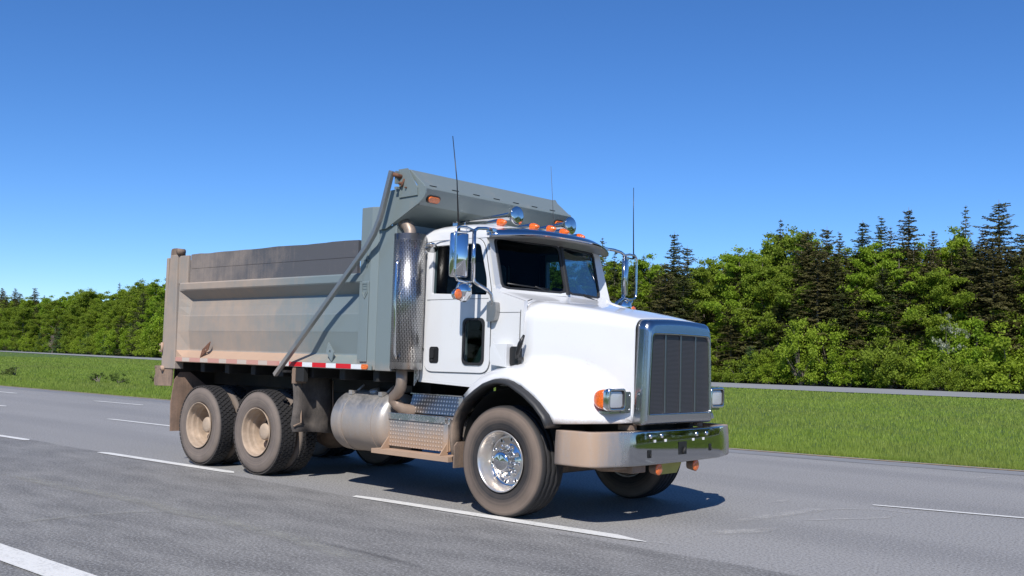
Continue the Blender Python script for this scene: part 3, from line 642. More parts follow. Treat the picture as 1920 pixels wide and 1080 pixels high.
# grass: blades with real height over the strip between the roads
rng = np.random.default_rng(5)
def patch(x, y):
    g = np.random.default_rng(8).random((64, 64)); out = 0
    for s, a in ((.35, .5), (1.1, .3), (2.7, .2)):
        u, v = x*s, y*s; i, j = np.floor(u).astype(int), np.floor(v).astype(int); fu, fv = u-i, v-j; fu = fu*fu*(3-2*fu); fv = fv*fv*(3-2*fv)
        q = lambda a_, b_: g[a_ % 64, b_ % 64]
        out = out + a*((q(i, j)*(1-fu)+q(i+1, j)*fu)*(1-fv)+(q(i, j+1)*(1-fu)+q(i+1, j+1)*fu)*fv)
    return out
def grass(name, n_, xr, yfun, hmul=1.):
    x = rng.uniform(*xr, n_*4); t = rng.random(n_*4); e = np.interp(x, [a for a, b in EDGE], [b for a, b in EDGE]); f = np.interp(x, [a for a, b in FARB], [b for a, b in FARB])
    y = yfun(e, f, t); d = np.hypot(x-CAM.x, y-CAM.y)
    keep = rng.random(len(x)) < np.clip((11./d)**1.25, 0, 1); x, y, d = x[keep][:n_], y[keep][:n_], d[keep][:n_]
    cl = patch(x, y)
    h = (rng.uniform(.03, .10, len(x))*(.5+.9*cl))*hmul; w = .0045*np.clip(d/14, 1, 8)
    a = rng.random(len(x))*6.28; ln = rng.normal(size=(len(x), 2))*.35*h[:, None]
    v = np.empty((len(x), 3, 3)); z0 = -.03
    v[:, 0] = np.stack([x-np.cos(a)*w, y-np.sin(a)*w, np.full_like(x, z0)], 1); v[:, 1] = np.stack([x+np.cos(a)*w, y+np.sin(a)*w, np.full_like(x, z0)], 1)
    v[:, 2] = np.stack([x+ln[:, 0], y+ln[:, 1], h], 1)
    me = np_mesh(name, v.reshape(-1, 3), 3, M['grass'], np.clip(rng.random(len(x))*.55+cl*.45, 0, 1)); o = bpy.data.objects.new(name, me); COL.objects.link(o); tag(o, kind='stuff'); return o
n = NT('grass_blade'); at = n.n('ShaderNodeAttribute', attribute_name='tone').outputs['Fac']; c = n.coord(); a = n.noise(c, .16, 4); b = n.noise(c, .9, 3)
col = n.mix(at, (.170, .260, .028), (.335, .435, .075)); col = n.mix(n.math('MULTIPLY', n.ramp(a, .42, .66), .6), col, (.240, .270, .070)); col = n.mix(n.math('MULTIPLY', n.ramp(b, .5, .72), .45), col, (.120, .225, .025))
n.set(Base_Color=col, Roughness=.55, Specular_IOR_Level=.3); tr = n.n('ShaderNodeBsdfTranslucent'); n.l(col, tr.inputs['Color']); mx = n.n('ShaderNodeMixShader'); mx.inputs[0].default_value = .35
n.l(n.b.outputs[0], mx.inputs[1]); n.l(tr.outputs[0], mx.inputs[2]); n.l(mx.outputs[0], n.out.inputs['Surface']); M['grass'] = n.mat
grass('grass', 850000, (-120, 30), lambda e, f, t: e+.02+(f-e)*t**1.5)
grass('grass', 60000, (-240, -60), lambda e, f, t: e+(f-e)*t)
grass('grass', 30000, (-60, 14), lambda e, f, t: e+.0+.35*t, .9)
# ------------------------------------------------------------------ the dump truck (origin: ground under the front axle, +X forward)
T = bpy.data.objects.new('dump_truck', None); COL.objects.link(T)
tag(T, 'white dump truck with dusty grey-green tipper box driving along the highway', 'dump truck')

def side_loft(rows, s): return [[(x, s*y, z) for x, y, z in r] for r in rows]

# --- chassis
m = MB()
for s in (-1, 1):
    m.box(-6.1, 1.12, s*.44-.04, s*.44+.04, .78, 1.06)
for x in (-5.9, -4.68, -3.3, -2.3, -.9, .9): m.box(x-.06, x+.06, -.40, .40, .80, 1.0)
m.box(-6.3, -1.75, -.54, -.30, 1.06, 1.369); m.box(-6.3, -1.75, .30, .54, 1.06, 1.369)
for x in (-6.2, -5.6, -5.0, -4.4, -3.8, -3.2, -2.6, -2.0): m.box(x-.05, x+.05, -1.15, 1.15, 1.24, 1.368)
m.box(-.9, .75, -.36, .36, .72, 1.35)                                        # engine and gearbox
m.box(-2.9, -2.3, .15, .42, .55, .8)
m.tube([(-.9, 0, .85), (-3.8, 0, .72)], .055)
for s in (-1, 1):
    m.box(-5.67, -3.94, s*.50-.05, s*.50+.05, .50, .62)                        # walking beam
    m.box(-4.95, -4.4, s*.50-.07, s*.50+.07, .62, .80)
    m.box(-.72, .72, s*.44-.045, s*.44+.045, .60, .66)                        # front leaf spring
m.box(-2.6, -1.9, -.50, -.40, .85, 1.15)
m.box(-6.34, -6.30, -1.15, 1.15, .88, 1.368); m.box(-6.3, -5.9, .55, .60, .7, 1.36)
ch = m.build('chassis_frame', M['chassis'], T, bevel=.01)
for x in (-5.47, -4.14):
    a = MB(); a.tube([(x, -1.0, .535), (x, 1.0, .535)], .085, 14); a.lathe([(-.26, .09), (-.2, .2), (-.08, .26), (.08, .26), (.2, .2), (.26, .09)], 'Y', (x, 0, .535), 20)
    a.tube([(x, 0, .535), (x+.35, 0, .58)], [.2, .09], 14)
    a.build('rear_axle', M['underdust'], T)
a = MB(); a.tube([(0, -.92, .52), (0, -.72, .50), (0, -.5, .42), (0, .5, .42), (0, .72, .50), (0, .92, .52)], .06, 12)
a.box(-.22, -.16, -.75, .75, .47, .51)
a.build('front_axle', M['underdust'], T)
m = MB(); m.box(.70, 1.20, -.72, -.50, .50, .60); m.tube([(.2, -.62, .62), (.75, -.60, .50), (1.15, -.52, .52)], .03)
m.box(.55, 1.15, -.95, -.60, .54, .585); m.box(1.0, 1.16, -.5, .5, .56, .66)
m.build('front_crossmember', M['underdust'], T, bevel=.01)

# --- wheels
def tyre_profile(w, R, rim, bulge, groove=None):
    h = w/2
    p = [(-h+.035, rim-.012), (-h+.018, rim+.004), (-h+.012, rim+.03), (-h+.002, rim+.09), (-h, rim+.13), (-h+.006, rim+.17), (-h+.016, R-.035), (-h+.018, R-.026), (-h+.030, R-.012), (-h+.046, R-.003)]
    mid = []
    if groove:
        for g in groove: mid += [(g-.009, R), (g-.006, R-.014), (g+.006, R-.014), (g+.009, R)]
    q = [(-a, r) for a, r in reversed(p)]
    return p + mid + q
def make_front_wheel():
    w = .37; h = w/2; R = .54
    rim = MB()
    rim.lathe([(-h+.01, .296), (-h-.002, .300), (-h-.004, .292), (-h+.006, .284), (-h+.03, .276), (-h+.055, .266), (-h+.10, .256), (-h+.145, .247)], 'Y', n=72, m=1)
    rim.lathe([(-h+.145, .247), (-h+.152, .236), (-h+.150, .222), (-h+.140, .200), (-h+.122, .184), (-h+.112, .176), (-h+.110, .120), (-h+.09, .110)], 'Y', n=72, m=0)
    rim.lathe([(h-.01, .296), (h, .3), (h-.02, .28), (h-.2, .25), (h-.22, .1), (h-.22, .01)], 'Y', n=48, m=1)
    for k in range(10):      # hand holes: dark oval wells in the disc
        a = 2*PI*(k+.5)/10; c_ = (.211*math.cos(a), -h+.139, .211*math.sin(a))
        rim.lathe([(0.004, .0185), (-.012, .0185), (-.012, .0165), (-.002, .0155)], 'Y', c_, 14, m=0)
        rim.lathe([(-.004, .0155), (-.004, .0001)], 'Y', c_, 14, m=2)
    r = rim.build('front_wheel', [M['wheel'], M['wheel_lip'], M['blackplastic']], T)
    ty = MB(); ty.lathe(tyre_profile(w, R, .30, 0, (-.105, -.036, .036, .105)), 'Y', n=120, wob=lambda i, a: .004*math.sin(a*26) if 10 <= i <= 25 else 0)
    ty.build('tyre', M['tyre_front'], r)
    hb = MB(); hb.lathe([(-h+.11, .116), (-h+.06, .108), (-h+.03, .098), (-h+.012, .092), (-h+.004, .082), (-h+.001, .06), (-h-.003, .0001)], 'Y', n=40)
    hb.build('hub_cap', M['mirror_chrome'], r)
    for k in range(10):
        a = 2*PI*k/10; nb = MB(); nb.lathe([(-h+.112, .024), (-h+.104, .0235), (-h+.100, .019), (-h+.062, .0175), (-h+.050, .012), (-h+.047, .0001)], 'Y', (.149*math.cos(a), 0, .149*math.sin(a)), 12)
        nb.build('lug_nut', M['wheel'], r)
    return r
def make_rear_wheel():
    r_ = MB(); o = -.29      # outer face of the outer tyre, local origin in the middle of the pair
    r_.lathe([(o+.012, .298), (o-.002, .304), (o-.003, .296), (o+.012, .288), (o+.014, .287), (o+.060, .283), (o+.064, .281), (o+.082, .266), (o+.086, .265), (o+.130, .264), (o+.134, .262), (o+.150, .250), (o+.154, .249), (o+.25, .247), (o+.272, .244), (o+.288, .225), (o+.293, .200), (o+.288, .150), (o+.27, .09)], 'Y', n=64)
    r_.lathe([(o+.38, .30), (o+.34, .25), (o+.29, .245)], 'Y', n=40); r_.lathe([(-o, .30), (-o-.05, .26), (-o-.2, .25), (-o-.2, .08)], 'Y', n=40)
    for k in range(10):
        a = 2*PI*k/10+.2; r_.lathe([(o+.286, .030), (o+.2855, .0001)], 'Y', (.213*math.cos(a), 0, .213*math.sin(a)), 12, m=1)
        b = a+.3; r_.lathe([(o+.283, .017), (o+.253, .015), (o+.248, .0001)], 'Y', (.145*math.cos(b), 0, .145*math.sin(b)), 8)
    r = r_.build('rear_wheel', [M['beige'], M['blackplastic']], T)
    for c0 in (-.16, .16):
        ty = MB(); R = .528; ty.lathe(tyre_profile(.26, R-.012, .30, 0), 'Y', (0, c0, 0), n=84)
        rnd = random.Random(5)
        for row, yy in enumerate((-.088, -.044, 0, .044, .088)):
            N = 54
            for k in range(N):
                a = 2*PI*(k+(row % 2)*.5)/N; da = 2*PI/N*.40; r0, r1 = R-.014, R+.005-(.006 if abs(yy) > .08 else 0); hw = .0185
                P = []
                for rad in (r0, r1):
                    for (u_, v_) in ((-1, -1), (1, -1), (1, 1), (-1, 1)):
                        aa = a+u_*da+v_*.012; P.append((rad*math.cos(aa), c0+yy+v_*hw, rad*math.sin(aa)))
                ty.hexa(P)
        t = ty.build('tyre', M['tyre_rear'], r)
        # sidewall dust mask is centred on y = 0 of each tyre: bake the offset into the object
        t.data.transform(Matrix.Translation((0, -c0, 0))); t.location = (0, c0, 0)
    hb = MB(); hb.lathe([(o+.28, .135), (o+.235, .124), (o+.215, .110), (o+.155, .107), (o+.13, .102), (o+.118, .090), (o+.112, .05), (o+.111, .0001)], 'Y', n=36)
    hb.build('hub', M['hub'], r)
    return r
def copy_part(src, loc, rz):
    o = src.copy(); COL.objects.link(o); o.parent = src.parent; o.location = loc; o.rotation_euler = (0, 0, rz)
    for c in list(src.children):
        d = c.copy(); COL.objects.link(d); d.parent = o
    return o
fw = make_front_wheel(); fw.location = (0, -1.065, .54); fw.rotation_euler = (0, 0, 0)
copy_part(fw, (0, 1.065, .54), PI)
rw = make_rear_wheel(); rw.location = (-5.47, -.96, .534)
for x, y in ((-4.14, -.96), (-5.47, .96), (-4.14, .96)): copy_part(rw, (x, y, .534), 0 if y < 0 else PI)
for o in [c for c in T.children if c.name.startswith(('rear_wheel', 'front_wheel'))]:
    o.rotation_euler[1] = {'rear_wheel': .5, 'rear_wheel.001': 1.3}.get(o.name, .15)

# --- tipper body
B = MB()
B.box(-6.40, -1.66, -1.20, 1.20, 1.372, 1.44)                                # floor
B.box(-1.74, -1.66, -1.215, 1.215, 1.366, 3.06)                              # head sheet
for s in (-1, 1):
    # front bolster with its bent face, and the head-sheet side panel
    prof = [(-2.205, 1.16), (-2.205, 1.268), (-2.02, 1.272), (-1.93, 1.235), (-1.93, 1.16)]
    rings = [[(x, s*y, z) for x, y in prof] for z in (1.372, 3.205)]
    B.loft(rings, m=0, sm=False, cap=True)
    B.box(-1.932, -1.655, s*1.215-.015, s*1.215+.015, 1.366, 2.98)
    B.hexa([(-2.14, s*1.274, 1.46), (-2.02, s*1.274, 1.46), (-2.02, s*1.288, 1.46), (-2.14, s*1.288, 1.46),
            (-2.14, s*1.274, 2.365), (-2.02, s*1.274, 2.365), (-2.02, s*1.288, 2.365), (-2.14, s*1.288, 2.365)])
    # rear corner post (tapered) and the pale filler plate above the rail
    B.hexa([(-6.44, s*1.15, 1.27), (-6.09, s*1.15, 1.27), (-6.09, s*1.285, 1.27), (-6.44, s*1.285, 1.27),
            (-6.355, s*1.15, 2.86), (-6.17, s*1.15, 2.86), (-6.17, s*1.285, 2.86), (-6.355, s*1.285, 2.86)])
    B.box(-6.17, -5.92, s*1.235-.02, s*1.235+.02, 2.45, 2.845)
BO = B.build('tipper_body', M['box'], T, bevel=.012)
tag(BO, 'grey-green steel tipper box, dusty towards the tailgate')
for s in (-1, 1):
    prof = [(1.20, 2.462), (1.258, 2.462), (1.272, 2.445), (1.272, 2.368), (1.262, 2.352), (1.135, 2.235), (1.150, 2.13), (1.172, 2.017), (1.178, 2.0), (1.183, 1.80), (1.180, 1.785), (1.146, 1.545), (1.150, 1.53)]
    endp = [(1.20, 2.462), (1.258, 2.462), (1.272, 2.445), (1.272, 2.368), (1.271, 2.352)] + [(1.271, z) for y, z in prof[5:]]
    ring = lambda x, p: [(x, s*y, z) for y, z in p]
    m = MB(); m.loft([ring(-6.092, endp), ring(-5.95, prof), ring(-2.145, prof)], closed=False, sm=False)
    p = m.build('side_panel', M['box'], BO)
    m = MB(); q = [(1.150, 1.53), (1.262, 1.440), (1.272, 1.432), (1.272, 1.372), (1.20, 1.366)]; e0 = [(1.271, 1.53), (1.271, 1.44), (1.272, 1.432), (1.272, 1.372), (1.20, 1.366)]
    m.loft([ring(-6.092, e0), ring(-5.95, q), ring(-2.145, q), ], closed=False, sm=False)
    m.loft([ring(-2.145, e0[1:]), ring(-1.935, e0[1:])], closed=False, sm=False)
    m.build('bottom_rail', M['sill'], BO)
    m = MB(); m.loft([ring(-2.145, [(1.272, 2.462), (1.272, 2.36)]), ring(-1.99, [(1.29, 2.455), (1.29, 2.365)])], closed=False, sm=False)
    # two planks with split, slightly warped top edge
    for k, (z0, z1) in enumerate(((2.466, 2.652), (2.657, 2.855))):
        m = MB(); xs = xs_(-5.90, -2.22, .12); rnd = random.Random(k*3+int(s)); wz = [0.0]
        for _ in xs: wz.append(wz[-1]*.5 + rnd.uniform(-.0022, .0022))
        yy = 1.232 - .006*k
        m.loft([[(x, s*(yy-.04), z0), (x, s*yy, z0), (x, s*yy, z1+wz[i]*(1.8 if k else .15)), (x, s*(yy-.04), z1+wz[i]*(1.8 if k else .15))] for i, x in enumerate(xs)], sm=False, cap=True)
        m.build('side_board', M['boards'], BO)
    # reflective tape
    cuts = [-6.098, -5.921, -5.737, -5.468, -5.278, -5.006, -4.833, -4.582, -4.373, -4.112, -3.921, -3.66, -3.47, -3.202, -3.01, -2.748, -2.566, -2.292, -2.109]
    m = MB()
    for i in range(len(cuts)-1):
        m.add([(cuts[i], s*1.2745, 1.377), (cuts[i+1], s*1.2745, 1.377), (cuts[i+1], s*1.2745, 1.430), (cuts[i], s*1.2745, 1.430)], [(0, 1, 2, 3)], i % 2)
    m.build('reflective_tape', [M['tape_red'], M['tape_white']], BO)
    m = MB(); m.plate(rr(-2.10, -1.995, 1.378, 1.433, .02), [], lambda a, b, d: (a, s*(1.274+d), b), .014); m.build('marker_light', M['orange'], BO, bevel=.003)
    for cx, cz, mat, sk in ((-5.404, 1.534, M['rust'], 1), (-2.723, 1.552, M['shield'], -1)):
        m = MB(); o_ = [(cx-.085*sk, cz-.085), (cx-.02*sk, cz+.01), (cx+.085*sk, cz+.115), (cx+.03*sk, cz+.0)]
        hole = [(cx+.018*math.cos(a), cz+.012+.018*math.sin(a)) for a in np.linspace(0, 2*PI, 13)[:-1]]
        o_ = [(cx-.07*sk, cz-.10), (cx-.07*sk, cz+.01), (cx+.07*sk, cz+.12), (cx+.07*sk, cz+.01)]
        m.plate(o_, [hole], lambda a, b, d: (a, s*(1.235+d-(b-cz)*.25), b), .014); m.build('lifting_lug', mat, BO)
    # maker's marks: a four-pointed diamond and a small shield
    m = MB()
    star = []
    for i in range(8):
        a = PI/4*i; r_ = .062 if i % 4 == 0 else .088 if i % 2 == 0 else .030
        r_ = (.055 if i % 4 == 0 else .085) if i % 2 == 0 else .026
        star.append((-2.075+r_*math.cos(a), 2.60+r_*math.sin(a)))
    inner = [(-2.075+.45*(a+2.075), 2.60+.45*(b-2.60)) for a, b in star]
    m.plate(star, [inner], lambda a, b, d: (a, s*(1.272+d), b), .010)
    m.build('emblem', M['shield'], BO)
    m = MB(); sh = [(-2.132, 2.345), (-2.03, 2.345), (-2.03, 2.235), (-2.081, 2.165), (-2.132, 2.235)]
    ins = [(-2.122, 2.335), (-2.04, 2.335), (-2.04, 2.24), (-2.081, 2.182), (-2.122, 2.24)]
    m.plate(sh, [ins], lambda a, b, d: (a, s*(1.286+d), b), .010)
    m.box(-2.115, -2.047, min(s*1.287, s*1.294), max(s*1.287, s*1.294), 2.275, 2.300); m.box(-2.115, -2.047, min(s*1.287, s*1.294), max(s*1.287, s*1.294), 2.308, 2.325)
    m.plate([(-2.105, 2.25), (-2.057, 2.25), (-2.081, 2.205)], [], lambda a, b, d: (a, s*(1.287+d), b), .006)
    m.build('emblem', M['shield'], BO)
    m = MB(); m.plate(roundpoly([(-6.36, 2.86), (-6.355, 2.955), (-6.17, 2.955), (-6.165, 2.86)], [0, .07, .07, 0], 5), [], lambda a, b, d: (a, s*(1.16+d), b), .115)
    m.lathe([(-.05, .001), (-.05, .042), (.05, .042), (.05, .001)], 'Y', (-6.15, s*1.24, 2.905), 16)
    m.build('tailgate_hinge', M['underdust'], BO)
    # apron plate below the corner post
    m = MB(); pts = roundpoly([(-6.665, 1.30), (-6.17, 1.318), (-6.19, 1.03), (-6.645, 1.02), (-6.665, 1.13), (-6.625, 1.19)], [.02, .0, .0, .03, .04, .03], 4)
    hole = [(-6.622+.014*math.cos(a), 1.262+.022*math.sin(a)) for a in np.linspace(0, 2*PI, 11)[:-1]]
    m.plate(pts, [hole], lambda a, b, d: (a, s*(1.25+d), b), .02); m.build('rear_apron', M['underdust'], BO)
    m = MB()
    for z in (1.515, 1.60): m.box(-6.56, -6.42, min(s*1.20, s*1.27), max(s*1.20, s*1.27), z-.012, z+.012)
    m.tube([(-6.46, s*1.28, 1.49), (-6.46, s*1.28, 1.63)], .02, 8); m.tube([(-6.41, s*1.22, 1.27), (-6.41, s*1.31, 1.27)], .035, 10)
    m.build('latch', M['sill'], BO)
tg = MB(); tg.box(-6.50, -6.44, -1.26, 1.26, 1.30, 2.83)
for y in (-1.1, -.37, .37, 1.1): tg.box(-6.56, -6.50, y-.06, y+.06, 1.32, 2.80)
for z in (1.34, 2.05, 2.78): tg.box(-6.55, -6.499, -1.2, 1.2, z-.04, z+.04)
tg.build('tailgate', M['box'], BO, bevel=.01)

# --- cab shield (canopy over the cab)
GUS = []
for s in (-1, 1):
    m = MB(); GUS.append(m)
    pts = roundpoly([(-1.915, 2.935), (-1.93, 3.02), (-1.765, 3.365), (-1.29, 3.385), (-1.175, 3.375), (-1.165, 3.27), (-1.27, 3.19), (-1.79, 2.945)], [0, 0, .02, .0, .05, .05, .03, 0], 4)
    m.plate(pts, [], lambda a, b, d: (a, s*(1.245+d), b), .018)
m = MB(); prof = [(-1.60, 3.575), (-1.445, 3.575), (-1.20, 3.375), (-1.178, 3.345), (-1.205, 3.295), (-1.285, 3.175), (-1.31, 3.165), (-1.70, 2.985), (-1.70, 3.03), (-1.32, 3.20), (-1.25, 3.31), (-1.46, 3.54), (-1.60, 3.54)]
m.loft([[(x, y, z) for x, z in prof] for y in (-1.245, 1.245)], sm=False, cap=True)
cs = m.build('cab_shield', M['shield'], T, bevel=.006)
for g_ in GUS: g_.build('side_gusset', M['shield'], cs)
for k in range(14):     # stitch-weld dashes along the crease
    y = -1.12 + k*.17
    if k % 2 == 0:
        m = MB(); m.box(-1.212, -1.200, y-.05, y+.05, 3.383, 3.388); m.build('weld_seam', M['blackplastic'], cs)
for s in (-1, 1):
    dx, dz = (-1.205+1.285), (3.295-3.175); L = math.hypot(dx, dz); ux, uz = dx/L, dz/L; nx, nz = uz, -ux
    cx, cz = -1.238, 3.248
    f = lambda a, b, d: (cx+ux*b+nx*d, s*1.085+a, cz+uz*b+nz*d)
    m = MB(); m.plate(rr(-.098, .098, -.045, .045, .04), [], f, .010); g_ = m.build('marker_light', M['rubber'], cs)
    m = MB(); m.plate(rr(-.082, .082, -.033, .033, .032), [], lambda a, b, d: f(a, b, .010+d), .016); m.build('amber_lens', M['orange'], g_, bevel=.006)
    # tarp roller end plate, rust-stained, with its bearing
    m = MB(); m.plate([(-1.60, 3.585), (-1.455, 3.585), (-1.29, 3.36), (-1.285, 3.275), (-1.575, 3.268)], [], lambda a, b, d: (a, s*(1.266+d), b), .012)
    m.box(-1.60, -1.58, min(s*1.266, s*1.33), max(s*1.266, s*1.33), 3.42, 3.56); m.box(-1.60, -1.56, min(s*1.266, s*1.33), max(s*1.266, s*1.33), 3.36, 3.385)
    pm = m.build('tarp_roller_end', M['shield'], cs)
    m = MB(); m.tube([(-1.53, s*1.278, 3.42), (-1.53, s*1.32, 3.42)], .018, 8); m.tube([(-1.50, s*1.278, 3.47), (-1.52, s*1.30, 3.38)], .012, 8); m.tube([(-1.46, s*1.278, 3.37), (-1.46, s*1.30, 3.37)], .010, 8)
    m.build('roller_bearing', M['rust'], pm)
# --- tarp arm
for s in (-1, 1):
    m = MB(); P = [(-3.604, 1.37, 1.264), (-2.05, 1.37, 2.655), (-1.90, 1.37, 2.82), (-1.80, 1.37, 2.96), (-1.74, 1.37, 3.10), (-1.595, 1.37, 3.545)]
    P = [(-3.604, 1.37, 1.264), (-1.985, 1.37, 2.735), (-1.865, 1.37, 2.875), (-1.785, 1.37, 3.02), (-1.745, 1.37, 3.12), (-1.605, 1.37, 3.555)]
    w = .026
    rings = []
    for i, p in enumerate(P):
        a = Vector(P[max(i-1, 0)]); b = Vector(P[min(i+1, len(P)-1)]); t = (b-a).normalized(); nn = Vector((-t.z, 0, t.x)); q = Vector(p)
        rings.append([tuple(Vector(((q+nn*u_).x, s*(q.y+v_), (q+nn*u_).z))) for u_, v_ in ((-w, -w), (w, -w), (w, w), (-w, w))])
    m.loft(rings, sm=False, cap=True)
    ar = m.build('tarp_arm', M['armmetal'], T, bevel=.006)
    m = MB(); m.tube([(-1.60, s*1.36, 3.52), (-1.55, s*1.27, 3.50)], .024, 10); m.build('crossbar_end', M['rust'], ar)
    m = MB(); m.box(-3.62, -3.40, min(s*1.2, s*1.35), max(s*1.2, s*1.35), 1.30, 1.325); m.box(-3.40, -3.18, min(s*1.20, s*1.26), max(s*1.20, s*1.26), 1.20, 1.366); m.build('arm_pivot', M['chassis'], ar)

# --- mud flaps
for s in (-1, 1):
    m = MB(); o_ = [(1.28, .41), (1.285, .80), (1.235, 1.12), (1.15, 1.225), (1.0, 1.225), (.66, .98), (.66, .41)]
    m.plate([(s*a, b) for a, b in o_], [], lambda a, b, d: (-6.16-d+ .04*(1.2-b), a, b), .015); m.build('rear_mud_flap', M['dustyflap'], T)
    m = MB(); rows = []
    for i in range(9):
        z = 1.29-.70*i/8; bow = .06*math.sin(PI*i/8) + (.06 if i == 8 else 0)
        rows.append([(-3.42+bow+.02*math.sin(j*1.3), s*(1.265-.075*j), z-(.04*(j/8)**2 if i == 8 else 0)) for j in range(9)])
    m.loft(rows, closed=False)
    q = m.build('front_mud_flap', M['greyflap'], T); so_ = q.modifiers.new('s', 'SOLIDIFY'); so_.thickness = .014
    m = MB(); m.tube([(-3.36, s*1.16, 1.20), (-3.34, s*1.15, .70), (-3.34, s*1.26, .66)], .011, 8); m.tube([(-3.36, s*.68, 1.20), (-3.32, s*.68, .68)], .011, 8); m.box(-3.40, -3.34, min(s*1.1, s*1.27), max(s*1.1, s*1.27), 1.17, 1.36)
    m.build('flap_bracket', M['underdust'], q)

# --- fuel tank
for s in (-1, 1):
    m = MB(); cx = (0, s*.88, .775); R = .345
    pr_ = [(-2.72, .001), (-2.72, R*.5), (-2.715, R*.86), (-2.70, R*.96), (-2.67, R), (-1.90, R), (-1.86, R*.985), (-1.825, R*.93), (-1.80, R*.82), (-1.785, R*.6), (-1.78, .001)]
    m.lathe(pr_, 'X', cx, 64); t = m.build('fuel_tank', M['tank'], T)
    for x in (-2.52, -2.00):
        b = MB(); b.lathe([(x-.03, R+.001), (x-.03, R+.007), (x+.03, R+.007), (x+.03, R+.001)], 'X', cx, 64, sm=False)
        b.tube([(x, s*.98, 1.11), (x+.03, s*.90, 1.19)], .014, 6); b.box(x-.03, x+.03, min(s*1.0, s*1.08), max(s*1.0, s*1.08), 1.075, 1.125)
        b.build('tank_strap', M['tank'], t)
    b = MB(); b.tube([(-2.25, s*.93, 1.09), (-2.25, s*.95, 1.145)], .06, 18); b.build('filler_cap', M['tank'], t)
    # step box
    m = MB(); m.box(-1.83, -.86, min(s*.62, s*1.095), max(s*.62, s*1.095), .545, .905); sb = m.build('step_box', M['stepmetal'], T, bevel=.02)
    m = MB(); m.box(-1.835, -.93, min(s*1.097, s*1.112), max(s*1.097, s*1.112), .55, .835); m.build('chequer_plate', M['tread_dirty'], sb, bevel=.003)
    m = MB(); m.box(-1.84, -.90, min(s*1.10, s*1.125), max(s*1.10, s*1.125), .84, .912); m.box(-.925, -.86, min(s*1.097, s*1.118), max(s*1.097, s*1.118), .55, .838)
    for k in range(5): m.lathe([(0, .008), (.006, .007), (.008, .001)], 'Y', (-1.81+.215*k, s*1.125 - (.006 if s < 0 else 0), .851), 8)
    m.build('plate_frame', M['stepmetal'], sb, bevel=.004)
    m = MB(); m.box(-1.885, -.69, min(s*1.05, s*1.275), max(s*1.05, s*1.275), .505, .518); m.box(-1.885, -.69, min(s*1.262, s*1.276), max(s*1.262, s*1.276), .470, .520); m.box(-.70, -.688, min(s*1.05, s*1.275), max(s*1.05, s*1.275), .47, .52)
    for x in (-1.80, -.88): m.plate([(1.10, .52), (1.22, .52), (1.10, .66)], [], lambda a, b, d: (x+d, s*a, b), .012)
    m.plate([(-.86, .52), (-.66, .42), (-.60, .42), (-.62, .60), (-.72, .74), (-.86, .80)], [], lambda a, b, d: (a, s*(1.05+d), b), .012)
    m.build('step_tread', M['stepmetal'], sb)
    m = MB(); m.hexa([(-1.66, s*.955, .915), (-.80, s*.955, .915), (-.80, s*.93, .915), (-1.66, s*.93, .915), (-1.63, s*.915, 1.12), (-.80, s*.915, 1.12), (-.80, s*.55, 1.12), (-1.63, s*.55, 1.12)])
    m.build('upper_step', M['tread_clean'], sb)
    m = MB(); m.box(-1.66, -.86, min(s*.90, s*.925), max(s*.90, s*.925), 1.121, 1.13); m.box(-.862, -.80, min(s*.95, s*.97), max(s*.95, s*.97), .92, 1.11); m.build('step_edge', M['stepmetal'], sb)
m = MB(); m.tube([(-2.5, -.6, 1.1), (-2.45, -.6, 1.22), (-2.55, -.6, 1.30)], .02); m.build('hydraulic_hose', M['rubber'], T)
m = MB(); m.box(-2.05, -1.9, -.8, -.68, 1.12, 1.2); m.tube([(-1.97, -.74, 1.2), (-1.97, -.74, 1.25)], .02); m.build('valve_block', M['armmetal'], T, bevel=.01)
m = MB(); m.tube([(-2.45, -.62, 1.17), (-2.1, -.62, 1.17)], .09, 16); m.build('air_tank', M['chassis'], T)

# --- exhaust stack
m = MB(); m.lathe([(1.395, .02), (1.395, STR), (2.872, STR), (2.872, .02)], 'Z', (STX, STY, 0), 56); st = m.build('exhaust_stack', M['perf_near'], T)
m = MB(); P = [(STX, STY, 2.85), (STX-.005, STY, 2.91), (STX-.04, STY, 2.965), (STX-.10, STY, 3.005), (STX-.17, STY, 3.03)]
m.tube(P, .066, 20, cap=False); m.tube([P[0], P[1], P[2], P[3], P[4]], .061, 20, cap=False, m=1); m.build('exhaust_tip', [M['pipe_dirty'], M['rust']], st)
m = MB()
g = lambda u, v, y: tuple(on(u, v, 1, y))
m.tube([g(753, 693, -1.17), g(753, 712, -1.17), g(752, 724, -1.17), g(747, 735, -1.16), g(739, 743, -1.15), g(738, 750, -1.14), g(744, 758, -1.12), g(752, 765, -1.08), (-1.60, -.98, .94), (-1.64, -.85, .92), (-1.66, -.65, .90)], .062, 20)
m.build('exhaust_pipe', M['pipe_dirty'], st)
m = MB(); m.tube([g(752, 485, -1.24), g(748, 487, -1.33), g(744, 494, -1.36), g(741, 560, -1.36), g(740, 664, -1.36), g(743, 671, -1.34), g(747, 671, -1.25)], .014, 10)
for u, v in ((751, 485), (746, 671)): p = on(u, v, 1, -1.31); m.lathe([(0, .024), (.02, .024), (.02, .001)], 'Y', (p.x, -1.312, p.z), 10)
m.build('grab_rail', M['chrome'], st)
n = NT('perforated_flat_guard'); c = n.coord(); sp = n.n('ShaderNodeSeparateXYZ'); n.l(c, sp.inputs[0]); k2 = n.n('ShaderNodeCombineXYZ'); n.l(sp.outputs[2], k2.inputs[0]); n.l(n.math('ADD', sp.outputs[0], sp.outputs[1]), k2.inputs[1])
